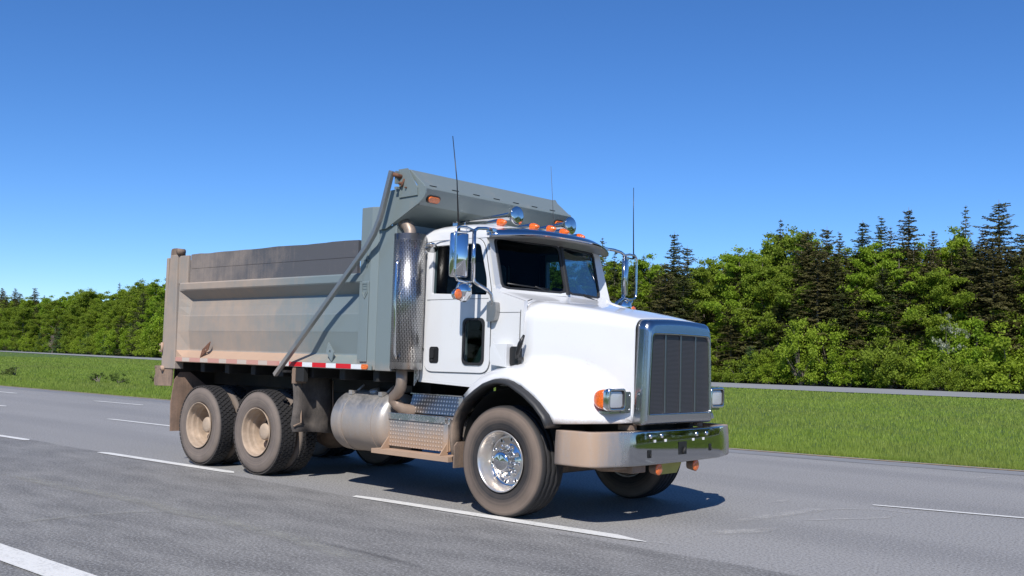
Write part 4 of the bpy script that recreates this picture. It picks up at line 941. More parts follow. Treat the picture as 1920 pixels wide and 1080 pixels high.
br = n.n('ShaderNodeTexBrick'); n.l(k2.outputs[0], br.inputs['Vector']); br.inputs['Scale'].default_value = 1; br.inputs['Brick Width'].default_value = .058; br.inputs['Row Height'].default_value = .0255; br.inputs['Mortar Size'].default_value = .009; br.inputs['Mortar Smooth'].default_value = .1
n.set(Base_Color=n.mix(br.outputs['Fac'], (.12, .12, .12), (.75, .74, .72)), Metallic=.4, Roughness=.4); M['perf_flat'] = n.mat
m = MB(); m.hexa([(-1.505, -1.02, 1.215), (-1.43, -1.03, 1.30), (-1.43, -1.04, 1.30), (-1.505, -1.03, 1.215), (-1.50, -1.02, 2.84), (-1.43, -1.03, 2.84), (-1.43, -1.04, 2.84), (-1.50, -1.03, 2.84)])
m.build('heat_guard', M['perf_flat'], st)
m = MB(); m.tube([(STX+.10, STY, 2.70), (-1.40, -1.01, 2.70)], .02); m.lathe([(0, .03), (-.02, .03), (-.02, .001)], 'Y', (-1.40, -1.03, 2.68), 12); m.tube([(STX+.10, STY, 1.62), (-1.40, -1.0, 1.62)], .02); m.build('stack_bracket', M['chrome'], st)

# --- cab
def cabz(x): return 1.25
m = MB()
holeW = roundpoly([(-1.285, 2.225), (-.463, 2.195), (-.468, 2.36), (-.585, 2.73), (-.66, 2.745), (-1.29, 2.745)], [.02, .02, .06, .04, .02, .03], 3)
peep = rr(-.778, -.478, 1.470, 1.948, .06, 5)
for s in (-1, 1):
    out = [(-1.465, 1.262), (-.42, 1.225), (-.30, 1.30), (.03, 1.42), (.045, 2.125), (-.33, 2.232), (-.40, 2.30), (-.525, 2.83), (-1.465, 2.83)]
    m.plate(out, [holeW, peep], lambda a, b, d: (a, s*(1.0-.02*max(0, b-2.2)/.6-d), b), .05)
# back wall with rear window
bw = [(-.98, 1.262), (.98, 1.262), (.97, 2.83), (-.97, 2.83)]
m.plate(bw, [rr(-.42, .42, 2.28, 2.68, .05)], lambda a, b, d: (-1.462+d, a, b), .04)
m.box(-1.42, .02, -.95, .95, 1.262, 1.30)
m.box(-.06, .0, -.95, .95, 1.302, 2.12)
# roof shell
rings = []
for i, x in enumerate((-1.500, -1.495, -1.47, -1.41, -1.25, -1.0, -.80, -.66, -.56, -.50, -.455)):
    top = (2.86, 2.90, 2.945, 2.985, 3.01, 3.015, 3.005, 2.985, 2.955, 2.92, 2.86)[i]
    rg = []
    for j in range(25):
        a = PI*j/24; cy, sz = math.cos(a), math.sin(a)
        yy = math.copysign(abs(cy)**.55, cy)*.985; zz = 2.80 + (top-2.80)*(abs(sz)**.42)
        rg.append((x - (.02*(1-abs(cy)) if i > 7 else 0) + (.14*(1-abs(yy)**2.2) if i >= 6 else 0)*(i-5)/5, yy, zz))
    rings.append(rg)
m.loft(rings, closed=False)
# windscreen surround: rounded openings in two flat halves
def bil(q, u, v):
    a, b, c_, d = [Vector(p) for p in q]; return a*(1-u)*(1-v)+b*u*(1-v)+c_*u*v+d*(1-u)*v
def sq_ring(n=40, f=1.0):
    o = []; k = n//4
    for i in range(n):
        t = (i % k)/k*2-1; e = i//k
        o.append(((1, t), (-t, 1), (-1, -t), (t, -1))[e])
    return [(.5+.5*x, .5+.5*y) for x, y in o]
def rnd_ring(n=40, r=.14, asp=1.5):
    o = []
    for u, v in sq_ring(n):
        x, y = (u-.5)*2*asp, (v-.5)*2; cx, cy = asp-r*2, 1-r*2
        if abs(x) > cx and abs(y) > cy:
            dx, dy = abs(x)-cx, abs(y)-cy; L = math.hypot(dx, dy); k = 2*r/L
            x = math.copysign(cx+dx*k, x); y = math.copysign(cy+dy*k, y)
        o.append((.5+x/asp/2, .5+y/2))
    return o
glassq = {}
for s in (-1, 1):
    outer = [(-.345, s*.995, 2.225), (-.185, 0, 2.235), (-.325, 0, 2.87), (-.515, s*.965, 2.85)]
    pane = [(-.398, s*.855, 2.272), (-.205, s*.022, 2.268), (-.325, s*.022, 2.795), (-.525, s*.862, 2.815)]
    # make the pane coplanar with its own four corners, surround slightly in front
    ro = [bil(outer, u, v) for u, v in sq_ring()]; ri = [bil(pane, u, v) for u, v in rnd_ring(r=.10)]
    m.loft([[tuple(p) for p in ro], [tuple(p) for p in ri]], sm=False)
    glassq[s] = (pane, ri)
# cowl between windscreen and bonnet
def hood_w(x): return float(np.interp(x, HX, HW))
HX = [-.1, 0, .15, .40, .62, .78, .88, .97, 1.05, 1.11, 1.135]; HW = [1.0, .995, .955, .875, .805, .755, .722, .69, .658, .632, .622]
def hood_top(x): return float(np.interp(x, [-.1, 0, .3, .7, 1.0, 1.135], [2.175, 2.165, 2.135, 2.075, 2.015, 1.985]))
def hood_sec(x, zb, n=9):
    w = hood_w(x); zt = hood_top(x); r = float(np.interp(x, [0, 1.135], [.26, .13])); base = w-r
    pts = [(0, zt), (base*.5, zt-.006), (base*.85, zt-.014), (base, zt-.020)]
    for i in range(1, n+1):
        a = PI/2*i/n; pts.append((base+r*math.sin(a)**.9, zt-.02-r*.9*(1-math.cos(a))))
    z1 = pts[-1][1]
    for i in range(1, 6): pts.append((w+.006*math.sin(i/5*PI), z1+(zb-z1)*i/5))
    return pts
A_ = [(0.0, .995, 1.495), (.15, .955, 1.515), (.40, .875, 1.53), (.62, .805, 1.49), (.78, .755, 1.43), (.88, .722, 1.37), (.97, .69, 1.29), (1.05, .658, 1.20), (1.11, .632, 1.08), (1.135, .622, .972)]
sec0 = hood_sec(0, 1.5)
full0 = [(y, z) for y, z in sec0 if z > 2.0]
row = [(.03, -y, z-.004) for y, z in reversed(full0)] + [(.03, y, z-.004) for y, z in full0[1:]]
wb = [(-.185-.16*abs(p[1])/.995-.0, p[1], 2.232) if abs(p[1]) < .99 else (-.345, p[1], 2.225) for p in row]
mid = [((a[0]*.45+b[0]*.55), a[1], (a[2]*.5+b[2]*.5)-.012) for a, b in zip(wb, row)]
m.loft([wb, mid, row], closed=False)
cab = m.build('cab', M['white'], T)
# rivets along the cab skin
m = MB()
def rivets(ax, line, n_, s=-1):
    for i in range(n_):
        t = i/(n_-1); x = line[0]*(1-t)+line[2]*t; z = line[1]*(1-t)+line[3]*t
        m.lathe([(0, .0055), (s*.003, .004), (s*.004, .0005)], 'Y', (x, s*1.0, z), 6)
for s in (-1, 1):
    rivets('Y', (-1.43, 1.29, -.55, 1.262), 24, s); rivets('Y', (-.36, 1.55, -.36, 1.9), 8, s); rivets('Y', (-.02, 1.75, -.02, 2.05), 8, s); rivets('Y', (-1.43, 1.35, -1.43, 2.75), 30, s)
m.build('rivets', M['white'], cab)
tag(bpy.data.objects['rivets'], kind='stuff')
for s in (-1, 1):
    pane, ri = glassq[s]
    nrm = (Vector(pane[1])-Vector(pane[0])).cross(Vector(pane[3])-Vector(pane[0])).normalized()
    if nrm.x < 0: nrm = -nrm
    cen = sum((p for p in ri), Vector())/len(ri)
    m = MB(); m.loft([[tuple(p+nrm*.004+(p-cen).normalized()*.012) for p in ri], [tuple(p+nrm*.012) for p in ri], [tuple(p+nrm*.010+(cen-p).normalized()*.022) for p in ri], [tuple(p-nrm*.01+(cen-p).normalized()*.024) for p in ri]], sm=False)
    wg = m.build('windscreen_seal', M['rubber'], cab)
    m = MB(); m.add([tuple(p-nrm*.003) for p in ri], [tuple(range(len(ri)))]); m.build('windscreen', M['glass'], cab, norm=False)
m = MB(); m.hexa([(-.20, -.026, 2.255), (-.20, .026, 2.255), (-.17, .016, 2.255), (-.17, -.016, 2.255), (-.335, -.026, 2.82), (-.335, .026, 2.82), (-.305, .016, 2.82), (-.305, -.016, 2.82)]); m.build('centre_pillar', M['rubber'], cab)
m = MB(); m.plate(rr(-.44, .44, 2.26, 2.70, .05), [rr(-.40, .40, 2.30, 2.66, .05)], lambda a, b, d: (-1.475+d, a, b), .015); m.build('rear_window_seal', M['rubber'], cab)
# doors
for s in (-1, 1):
    dout = roundpoly([(-1.375, 1.378), (-.405, 1.385), (-.402, 2.22), (-.435, 2.36), (-.545, 2.80), (-1.385, 2.80)], [.13, .13, .05, .1, .14, .10], 6)
    m = MB(); m.plate(dout, [holeW, peep], lambda a, b, d: (a, s*(1.002-.02*max(0, b-2.2)/.6+d), b), .014); dr_ = m.build('door', M['white'], cab, bevel=.004)
    cdo = (-.89, 2.05)
    m = MB(); m.plate([(cdo[0]+(a-cdo[0])*1.012, cdo[1]+(b-cdo[1])*1.008) for a, b in dout], [[(cdo[0]+(a-cdo[0])*.997, cdo[1]+(b-cdo[1])*.997) for a, b in dout]], lambda a, b, d: (a, s*(1.001-.02*max(0, b-2.2)/.6+d), b), .006); m.build('door_seal', M['dash'], dr_)
    m = MB(); m.plate([(-1.35, 2.155), (-.43, 2.155), (-.43, 2.159), (-1.35, 2.159)], [], lambda a, b, d: (a, s*(1.016+d), b), .002); m.build('door_crease', M['dash'], dr_)
    m = MB(); m.add([(a, s*(.985-.02*max(0, b-2.2)/.6), b) for a, b in holeW], [tuple(range(len(holeW)))]); m.build('door_window', M['sideglass'], dr_, norm=False)
    inn = [(-.628+(a+.628)*.86, 1.709+(b-1.709)*.92) for a, b in peep]; ou = [(-.628+(a+.628)*1.05, 1.709+(b-1.709)*1.03) for a, b in peep]
    m = MB(); m.plate(ou, [inn], lambda a, b, d: (a, s*(1.010+d), b), .018); m.build('lower_window_seal', M['rubber'], dr_, bevel=.004)
    m = MB(); m.add([(a, s*1.004, b) for a, b in inn], [tuple(range(len(inn)))]); m.build('lower_window', M['sideglass'], dr_, norm=False)
    m = MB(); m.plate(rr(-1.283, -1.143, 1.472, 1.648, .03), [], lambda a, b, d: (a, s*(1.014+d), b), .008); h_ = m.build('door_handle', M['blackplastic'], dr_, bevel=.003)
    m = MB(); m.plate(rr(-1.268, -1.205, 1.525, 1.630, .015), [], lambda a, b, d: (a, s*(1.022+d), b), .016); m.lathe([(0, .016), (s*.01, .016), (s*.01, .001)], 'Y', (-1.24, s*1.022, 1.50), 12)
    m.build('handle_paddle', M['rubber'], dr_, bevel=.004)
# interior
m = MB()
m.box(-1.41, -1.38, -.93, .93, 1.32, 2.27); m.box(-1.38, -.47, -.935, -.925, 1.32, 1.46); m.box(-1.38, -.5, .925, .935, 1.32, 2.18)
m.box(-1.40, -.60, -.92, .92, 2.84, 2.86)
m.plate([(-.95, 2.271), (.95, 2.271), (.93, 2.839), (-.93, 2.839)], [rr(-.40, .40, 2.30, 2.66, .05)], lambda a, b, d: (-1.415+d, a, b), .02)
for s in (-1, 1): m.plate([(-1.375, 2.19), (-1.295, 2.19), (-1.295, 2.83), (-1.375, 2.83)], [], lambda a, b, d: (a, s*(.935-.02*(b-2.2)/.6-d), b), .01)
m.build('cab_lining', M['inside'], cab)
m = MB(); m.hexa([(-.62, -.92, 1.9), (-.10, -.9, 1.9), (-.10, .9, 1.9), (-.62, .92, 1.9), (-.55, -.90, 2.24), (-.36, -.86, 2.25), (-.36, .86, 2.25), (-.55, .90, 2.24)])
m.hexa([(-.55, .08, 2.245), (-.42, .08, 2.245), (-.42, .72, 2.245), (-.55, .72, 2.245), (-.55, .15, 2.36), (-.44, .15, 2.33), (-.44, .65, 2.33), (-.55, .65, 2.36)])
m.build('dashboard', M['dash'], cab, bevel=.02)
for s in (-1, 1):
    m = MB(); m.box(-1.25, -.75, s*.52-.24, s*.52+.24, 1.70, 1.84); m.hexa([(-1.34, s*.52-.23, 1.82), (-1.18, s*.52-.23, 1.82), (-1.18, s*.52+.23, 1.82), (-1.34, s*.52+.23, 1.82), (-1.38, s*.52-.18, 2.42), (-1.28, s*.52-.18, 2.42), (-1.28, s*.52+.18, 2.42), (-1.38, s*.52+.18, 2.42)])
    m.box(-1.36, -1.29, s*.52-.12, s*.52+.12, 2.43, 2.56)
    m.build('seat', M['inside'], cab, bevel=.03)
m = MB(); m.hexa([(-.78, -.90, 1.46), (-.50, -.90, 1.46), (-.50, -.88, 1.46), (-.78, -.88, 1.46), (-.56, -.90, 1.76), (-.48, -.90, 1.76), (-.48, -.88, 1.76), (-.56, -.88, 1.76)])
m.build('footwell_trim', M['seat'], cab)
m = MB(); m.tube([(-.62+.0, .42+.20*math.cos(a), 2.16+.20*math.sin(a)*.6) for a in np.linspace(0, 2*PI, 25)], .014, 8, cap=False); m.tube([(-.62, .42, 2.16), (-.45, .42, 2.05)], .03); m.tube([(-.62, .24, 2.16), (-.62, .6, 2.16)], .012)
m.build('steering_wheel', M['rubber'], cab)
m = MB(); m.hexa([(-1.20, -.86, 2.50), (-1.15, -.86, 2.52), (-1.15, -.85, 2.52), (-1.20, -.85, 2.50), (-.88, -.84, 2.22), (-.83, -.84, 2.24), (-.83, -.83, 2.24), (-.88, -.83, 2.22)]); m.build('seat_belt', M['dash'], cab)
m = MB(); m.hexa([(-.42, .50, 2.262), (-.40, .70, 2.262), (-.44, .70, 2.262), (-.46, .50, 2.262), (-.45, .50, 2.40), (-.44, .52, 2.40), (-.46, .52, 2.40), (-.47, .50, 2.40)]); m.build('paper_sheet', simple('white_paper', (.7, .7, .68), .8), cab)

# --- sun visor
m = MB(); front = []; rear = []
for j in range(21):
    t = -1 + 2*j/20; y = t*.985
    e = max(0, abs(t)-.55)/.45
    front.append((-.10-.32*abs(t)**2.2, y*1.055, 2.852-.045*e)); rear.append((-.36-.16*abs(t)**2, y*.97, 2.945-.065*abs(t)**3))
mid = [((a[0]+b[0])/2, (a[1]+b[1])/2, (a[2]+b[2])/2+.018) for a, b in zip(front, rear)]
m.loft([rear, mid, front], closed=False)
sv = m.build('sun_visor', M['mirror_chrome'], T); so_ = sv.modifiers.new('s', 'SOLIDIFY'); so_.thickness = .008; so_.offset = 1
n = NT('visor_underside'); c = n.coord(); f = n.noise(c, 8, 3); n.set(Base_Color=n.mix(f, (.16, .155, .145), (.26, .25, .235)), Metallic=.5, Roughness=.4); M['visor_under'] = n.mat
m = MB()
for y0 in (-.985, -.55, 0, .55):   # folded underside panels and braces
    pass
lo = [(p[0]+.002, p[1], p[2]-.012) for p in front]; lo2 = [(p[0]-.03, p[1]*.99, p[2]-.030) for p in front]; lo3 = [(p[0]+.05, p[1]*.99, 2.790) for p in rear]
m.loft([lo, lo2, lo3], closed=False, sm=False); m.build('visor_lining', M['visor_under'], sv)
# --- roof lights (bullet shaped)
for (x, y, z) in ((-.593, -.686, 2.995), (-.494, -.262, 2.99), (-.47, 0, 2.995), (-.494, .262, 2.99), (-.593, .686, 2.985)):
    m = MB(); m.lathe([(-.34, .006), (-.30, .018), (-.18, .034), (-.06, .045), (-.02, .047)], 'X', (x, y, z), 20); m.box(x-.14, x-.04, y-.02, y+.02, z-.085, z-.03)
    b = m.build('roof_marker_light', M['mirror_chrome'], T)
    m = MB(); m.lathe([(-.03, .046), (-.005, .047), (.02, .043), (.05, .030), (.075, .017), (.086, .007), (.088, .0005)], 'X', (x, y, z), 20); m.build('amber_lens', M['amber'], b)
# --- air horns
for y in (-.468, .468):
    m = MB(); x, z = -.552, 3.095
    m.lathe([(-.95, .016), (-.70, .018), (-.45, .026), (-.25, .036), (-.10, .052), (-.04, .075), (-.012, .100), (0, .104), (.004, .101)], 'X', (x, y, z), 32)
    m.lathe([(.003, .101), (.006, .095), (.012, .06), (.015, .0005)], 'X', (x, y, z), 32)
    h_ = m.build('air_horn', M['mirror_chrome'], T)
    m = MB(); m.box(x-1.0, x-.94, y-.05, y+.05, z-.06, z+.045); m.tube([(x-.30, y, z-.03), (x-.30, y, z-.12)], .012); m.tube([(x-.8, y, z), (x-.8, y, z-.09)], .012); m.build('horn_bracket', M['chrome'], h_)
# --- aerials
for pts, r, mt in (([(-.40, -1.515, 2.80), (-.43, -1.53, 3.3), (-.492, -1.55, 3.765)], [.009, .006, .004], M['blackplastic']),
               ([(-.40, 1.53, 2.80), (-.40, 1.51, 3.3), (-.399, 1.5, 3.679)], [.009, .006, .004], M['blackplastic']),
               ([(-.70, .348, 3.0), (-.70, .305, 3.4), (-.70, .262, 3.774)], [.006, .003, .002], M['dash'])):
    m = MB(); m.tube(pts, r, 6); a_ = m.build('aerial', mt, T)
    m = MB(); m.tube([pts[0], tuple(Vector(pts[0])+Vector((0, 0, .06)))], .016, 8); m.build('aerial_base', M['rubber'], a_)

# --- bonnet with fenders
m = MB()
for s in (-1, 1):
    rows = [[(x, s*y, z) for y, z in hood_sec(x, zb)] for x, _, zb in A_]
    m.loft(rows, closed=False)
    AB = [((-.69, 1.012, 1.16), (-.50, 1.25, 1.125)), ((-.566, 1.012, 1.287), (-.40, 1.25, 1.205)), ((-.42, 1.012, 1.39), (-.25, 1.25, 1.285)), ((-.245, 1.012, 1.447), (-.09, 1.25, 1.335)), ((-.07, 1.005, 1.478), (.02, 1.25, 1.342)), ((0, .995, 1.495), (.09, 1.25, 1.333)),
          (A_[1], (.25, 1.25, 1.285)), (A_[2], (.42, 1.25, 1.185)), (A_[3], (.56, 1.25, 1.065)), (A_[4], (.662, 1.245, .945)), (A_[5], (.82, 1.225, .955)), (A_[6], (.96, 1.15, .962)), (A_[7], (1.06, 1.00, .965)), (A_[8], (1.115, .82, .968)), (A_[9], (1.138, .64, .970))]
    rows = []
    for i, (a, b) in enumerate(AB):
        a, b = Vector(a), Vector(b); span = (b-a).length
        hgt = float(np.interp(i, [0, 3, 7, 9, 11, 14], [.05, .07, .12, .20, .20, .02])); outw = float(np.interp(i, [0, 7, 9, 12, 14], [.15, .15, .14, .13, .01]))
        c1 = a + Vector((0, outw*.8, -.02 - .12*min(1, max(0, i-5)/4))); c2 = b + Vector((0, -.005, hgt))
        if i >= 9: c1 = a + Vector((.0, outw*.5, -.16 if i < 13 else -.02)); c2 = b + Vector((-.01*(i-9), -.01, hgt))
        rows.append([(lambda p: (p.x, s*p.y, p.z))(a*(1-t)**3+c1*3*t*(1-t)**2+c2*3*t*t*(1-t)+b*t**3) for t in [k/10 for k in range(11)]])
    m.loft(rows, closed=False)
hood = m.build('bonnet', M['white'], T)
bm_ = bmesh.new(); bm_.from_mesh(hood.data); bmesh.ops.remove_doubles(bm_, verts=bm_.verts[:], dist=.0015); bmesh.ops.recalc_face_normals(bm_, faces=bm_.faces[:]); bm_.to_mesh(hood.data); bm_.free()
so_ = hood.modifiers.new('s', 'SOLIDIFY'); so_.thickness = .012; so_.offset = -1
for s in (-1, 1):
    m = MB(); P = [(.0, s*1.001, 1.50), (.0, s*1.001, 1.95), (.004, s*.999, 2.03), (.012, s*.975, 2.085), (.022, s*.93, 2.125), (.03, s*.86, 2.15)]; m.tube(P, .0045, 5); m.build('bonnet_seam', M['rubber'], cab)
    m = MB(); m.box(-.34, -.004, min(s*.998, s*1.002), max(s*.998, s*1.002), 2.008, 2.013); m.build('cowl_seam', M['dash'], cab)
for s in (-1, 1):
    # flare
    o_ = [(-.66, .55), (-.69, .73), (-.67, .88), (-.606, 1.0), (-.489, 1.136), (-.35, 1.228), (-.236, 1.293), (-.115, 1.332), (-.02, 1.344), (.08, 1.338), (.161, 1.319), (.348, 1.229), (.495, 1.13), (.605, 1.026), (.668, .925)]
    cz = .60; rows = []
    for i, (x, z) in enumerate(o_):
        d = Vector((x, 0, z-cz)).normalized(); sh_ = lambda k: (x-d.x*k, z-d.z*k)
        w = float(np.interp(i, [0, 3, 6, 14], [.03, .03, .055, .085]))
        a0, a1, a2, a3, a4 = sh_(-.006), sh_(.004), sh_(.018), sh_(.04), sh_(.05)
        rows.append([(a0[0], s*1.235, a0[1]), (a1[0], s*(1.25+w*.5), a1[1]), (a2[0], s*(1.25+w), a2[1]), (a3[0], s*(1.25+w), a3[1]), (a4[0], s*(1.24+w), a4[1]), (a4[0], s*1.12, a4[1]), (a1[0]-d.x*.01, s*1.12, a1[1]-d.z*.01)])
    m = MB(); m.loft(rows, m=0, cap=True); m.build('fender_flare', M['flare'], hood)
    # wheel-arch liner
    m = MB(); rows = []
    for i in range(17):
        a = math.radians(-2+184*i/16); x, z = .62*math.cos(a), .56+.69*math.sin(a); rows.append([(x, s*1.15, z), (x, s*.62, z), (x*.4, s*.58, .62+(z-.62)*.4)])
    m.loft(rows, closed=False); m.build('arch_liner', M['chassis'], hood)
    m = MB(); m.plate([(1.27, .44), (1.27, .66), (1.23, .70), (1.02, .70), (1.02, .44)], [], lambda a, b, d: (-.60-d, s*a, b-.02), .02); m.build('front_mud_flap', M['underdust'], hood)
    # air intake and bonnet latch
    m = MB(); m.plate(roundpoly([(-.325, 1.475), (-.085, 1.455), (-.085, 1.69), (-.325, 1.69)], [.05, .0, .0, .06], 4), [], lambda a, b, d: (a, s*(1.0+d*(1 if a < -.2 else 1.15)), b), .09)
    it = m.build('air_intake', M['white'], T, bevel=.02)
    m = MB(); m.plate(rr(-.083, .035, 1.475, 1.665, .03), [], lambda a, b, d: (a, s*(1.0+d), b), .055); m.build('intake_vent', M['blackplastic'], it)
    m = MB(); m.tube([(.03, s*1.07, 1.545), (.05, s*1.085, 1.60), (.085, s*1.09, 1.69), (.12, s*1.075, 1.78)], [.018, .024, .026, .012], 8); m.box(.0, .05, min(s*.99, s*1.08), max(s*.99, s*1.08), 1.53, 1.56); m.build('bonnet_latch', M['blackplastic'], hood)

# --- grille surround
def gring(x, hw, zb, zt, r, crown=.03, ins=0, n=8):
    out = []
    hwb, hwt = hw-ins, hw-.04-ins; zb += ins; zt -= ins
    for cx, cz, a0, w in ((1, 1, 0, hwt), (-1, 1, 90, hwt), (-1, -1, 180, hwb), (1, -1, 270, hwb)):
        rr_ = r if cz > 0 else min(r, .02)
        for i in range(n+1):
            a = math.radians(a0+90*i/n); y = cx*(w-rr_)+rr_*math.cos(a); z = (zt-rr_ if cz > 0 else zb+rr_)+rr_*math.sin(a)
            out.append((x, y, z + (crown*(1-(y/hw)**2) if cz > 0 else 0)))
    # subdivide the top edge so that it crowns
    res = []
    for i, p in enumerate(out):
        res.append(p); q = out[(i+1) % len(out)]
        if abs(p[1]-q[1]) > .3:
            for k in range(1, 8):
                t = k/8; y = p[1]*(1-t)+q[1]*t; z = p[2]*(1-t)+q[2]*t
                top = p[2] > (zb+zt)/2
                res.append((x, y, (zt + crown*(1-(y/hw)**2)) if top else z))
    return res
m = MB()
R = [gring(1.118, .628, .945, 1.945, .09), gring(1.20, .626, .945, 1.94, .09), gring(1.215, .6255, .945, 1.94, .09), gring(1.220, .625, .945, 1.94, .09, ins=.0005), gring(1.243, .622, .947, 1.935, .09, ins=.007), gring(1.258, .62, .947, 1.93, .085, ins=.022), gring(1.2645, .62, .947, 1.93, .08, ins=.038), gring(1.2655, .62, .947, 1.93, .08, ins=.043), gring(1.266, .62, .947, 1.93, .08, ins=.048),
     gring(1.2695, .60, 1.013, 1.853, .055, crown=.008, ins=.018), gring(1.270, .60, 1.013, 1.853, .055, crown=.008, ins=.030-.006)]
R.append(gring(1.274, .60, 1.013, 1.853, .055, crown=.008, ins=.036)); R.append(gring(1.268, .60, 1.013, 1.853, .05, crown=.008, ins=.042)); R.append(gring(1.235, .60, 1.013, 1.853, .05, crown=.008, ins=.043))
m.loft(R); gs = m.build('grille_surround', M['surround'], T)
m = MB(); g_ = gring(1.245, .60, 1.013, 1.853, .05, crown=.008, ins=.042); m.add(g_, [tuple(range(len(g_)))]); m.build('grille_mesh', M['grille'], gs, norm=False)
for y in (-.275, 0, .275):
    m = MB(); m.box(1.243, 1.258, y-.011, y+.011, 1.06, 1.815); m.build('grille_bar', M['grille_bar'], gs, bevel=.003)
m = MB(); m.box(.6, 1.13, -.55, .55, 1.0, 1.9); m.build('radiator', M['chassis'], gs)
# --- headlights (chrome pods tapering rearwards, amber signal on the outer rear half)
for s in (-1, 1):
    RS = lambda x, w, h_, yc=.915, r=.035: [(x, s*y, z) for y, z in rr(yc-w, yc+w, 1.19-h_, 1.19+h_, min(r, w*.9, h_*.9), 5)]
    m = MB(); m.loft([RS(1.085, .132, .098), RS(1.11, .137, .104), RS(1.14, .138, .106), RS(1.152, .134, .102), RS(1.156, .126, .094), RS(1.152, .117, .085)])
    hl = m.build('headlight', M['chrome'], T)
    m = MB(); m.loft([RS(1.1525, .118, .086), RS(1.148, .112, .080), RS(1.128, .104, .072)]); m.build('lamp_seal', M['rubber'], hl)
    ring = RS(1.132, .107, .075); m = MB(); m.add(ring + [(1.144, s*.915, 1.19)], [(i, (i+1) % len(ring), len(ring)) for i in range(len(ring))], 0, True); m.build('lamp_glass', M['lamp'], hl)
    m = MB(); rows = []
    for k in range(9):
        q = k/8; sc = math.sqrt(max(.0004, 1-q**2)); x = 1.086-.155*q
        rows.append(RS(x, .13*sc, .095*sc, .915+.045*q, .04))
    m.loft(rows, cap=True); m.build('turn_signal', M['amber'], hl)
    m = MB(); m.plate(rr(.672, .83, 1.062, 1.262, .02, 3), [], lambda a, b, d: (1.122+d, s*a, b), .010); m.box(1.0, 1.095, min(s*.60, s*.67), max(s*.60, s*.67), 1.07, 1.25)
    for a, b in ((.695, 1.09), (.695, 1.225)): m.lathe([(0, .012), (.008, .010), (.009, .001)], 'X', (1.132, s*a, b), 8)
    m.box(1.0, 1.12, min(s*.75, s*1.0), max(s*.75, s*1.0), 1.058, 1.080)
    m.build('lamp_bracket', M['surround'], hl)
# --- bumper
path = [(.70, -1.265), (.80, -1.27), (.93, -1.272), (1.02, -1.265), (1.085, -1.24), (1.125, -1.20), (1.155, -1.135), (1.18, -1.06), (1.225, -.92), (1.262, -.79), (1.272, -.74), (1.285, -.5), (1.292, -.25), (1.295, 0)]
path = path + [(x, -y) for x, y in reversed(path[:-1])]
m = MB(); rings = []
for i, (x, y) in enumerate(path):
    a = Vector(path[max(i-1, 0)]); b = Vector(path[min(i+1, len(path)-1)]); t = (b-a).normalized(); nn = Vector((t.y, -t.x))
    ip = lambda k: (x-nn.x*k, y-nn.y*k)
    q = [(ip(.13), .893), (ip(.022), .893), (ip(.016), .8925), (ip(.0125), .889), (ip(.0118), .885), (ip(.010), .87), (ip(.004), .80), (ip(.001), .73), (ip(0), .66), (ip(0), .60), (ip(.0005), .586), (ip(.004), .580), (ip(.012), .576), (ip(.07), .577)]
    rings.append([(p[0], p[1], z) for p, z in q])
m.loft(rings, closed=False, m=0)
bp = m.build('bumper', M['bumper'], T); so_ = bp.modifiers.new('s', 'SOLIDIFY'); so_.thickness = .006; so_.offset = -1
# tow openings: flat black plates in place of the shaded recesses, with hooks
def shade_plate(y, z, w, h_, hook):
    x = 1.2965-abs(y)*.022
    m = MB(); m.plate(rr(y-w/2, y+w/2, z-h_/2, z+h_/2, .008, 3), [], lambda a, b, d: (x+d-(abs(a)-abs(y))*.03, a, b), .0025); o_ = m.build('tow_shade_plate', M['blackplastic'], bp)
    m = MB(); m.tube([(x+.003, y+w*.02, z-h_*.42), (x+.012, y+w*.1, z-h_*.15), (x+.010, y+w*.22, z+h_*.0)], w*.11, 6); m.build('tow_hook', M['chassis'], o_)
shade_plate(-.005, .715, .145, .125, 0); shade_plate(-.565, .682, .055, .075, 1); shade_plate(.535, .697, .050, .07, 1)
m = MB()
for y, z in ((-.545, .845), (-.36, .845), (.27, .84), (.47, .84)): m.lathe([(0, .022), (.008, .018), (.012, .001)], 'X', (1.293-abs(y)*.022, y, z), 12)
m.build('bumper_bolts', M['wheel'], bp); tag(bpy.data.objects['bumper_bolts'], kind=None)
m = MB()
for y, z in ((-.48, .80), (-.30, .80), (.20, .79), (.40, .79)): m.box(1.285, 1.298-abs(y)*.022+.003, y-.012, y+.012, z-.012, z+.012)
m.build('plate_clips', simple('white_clip', (.75, .75, .75)), bp)
for y in (-.336, .336):
    m = MB(); m.lathe([(-.09, .045), (-.02, .058), (-.005, .06)], 'X', (1.245, y, .522), 24); m.box(1.14, 1.17, y-.02, y+.02, .52, .60); b = m.build('fog_marker', M['underdust'], T)
    m = MB(); m.lathe([(-.006, .058), (0, .056), (.006, .045), (.008, .0005)], 'X', (1.245, y, .522), 24); m.build('orange_lens', M['orange'], b)
m = MB(); m.hexa([(1.16, -.24, .455), (1.16, .10, .455), (1.165, .10, .455), (1.165, -.24, .455), (1.19, -.30, .585), (1.19, .16, .585), (1.195, .16, .585), (1.195, -.30, .585)])
m.build('number_plate', simple('yellow_plate', (.36, .33, .08), .6), T)
for y in (-.605, .605):
    m = MB(); m.box(.98, 1.12, y-.055, y+.055, .895, .945); m.build('bonnet_hinge', M['underdust'], T)

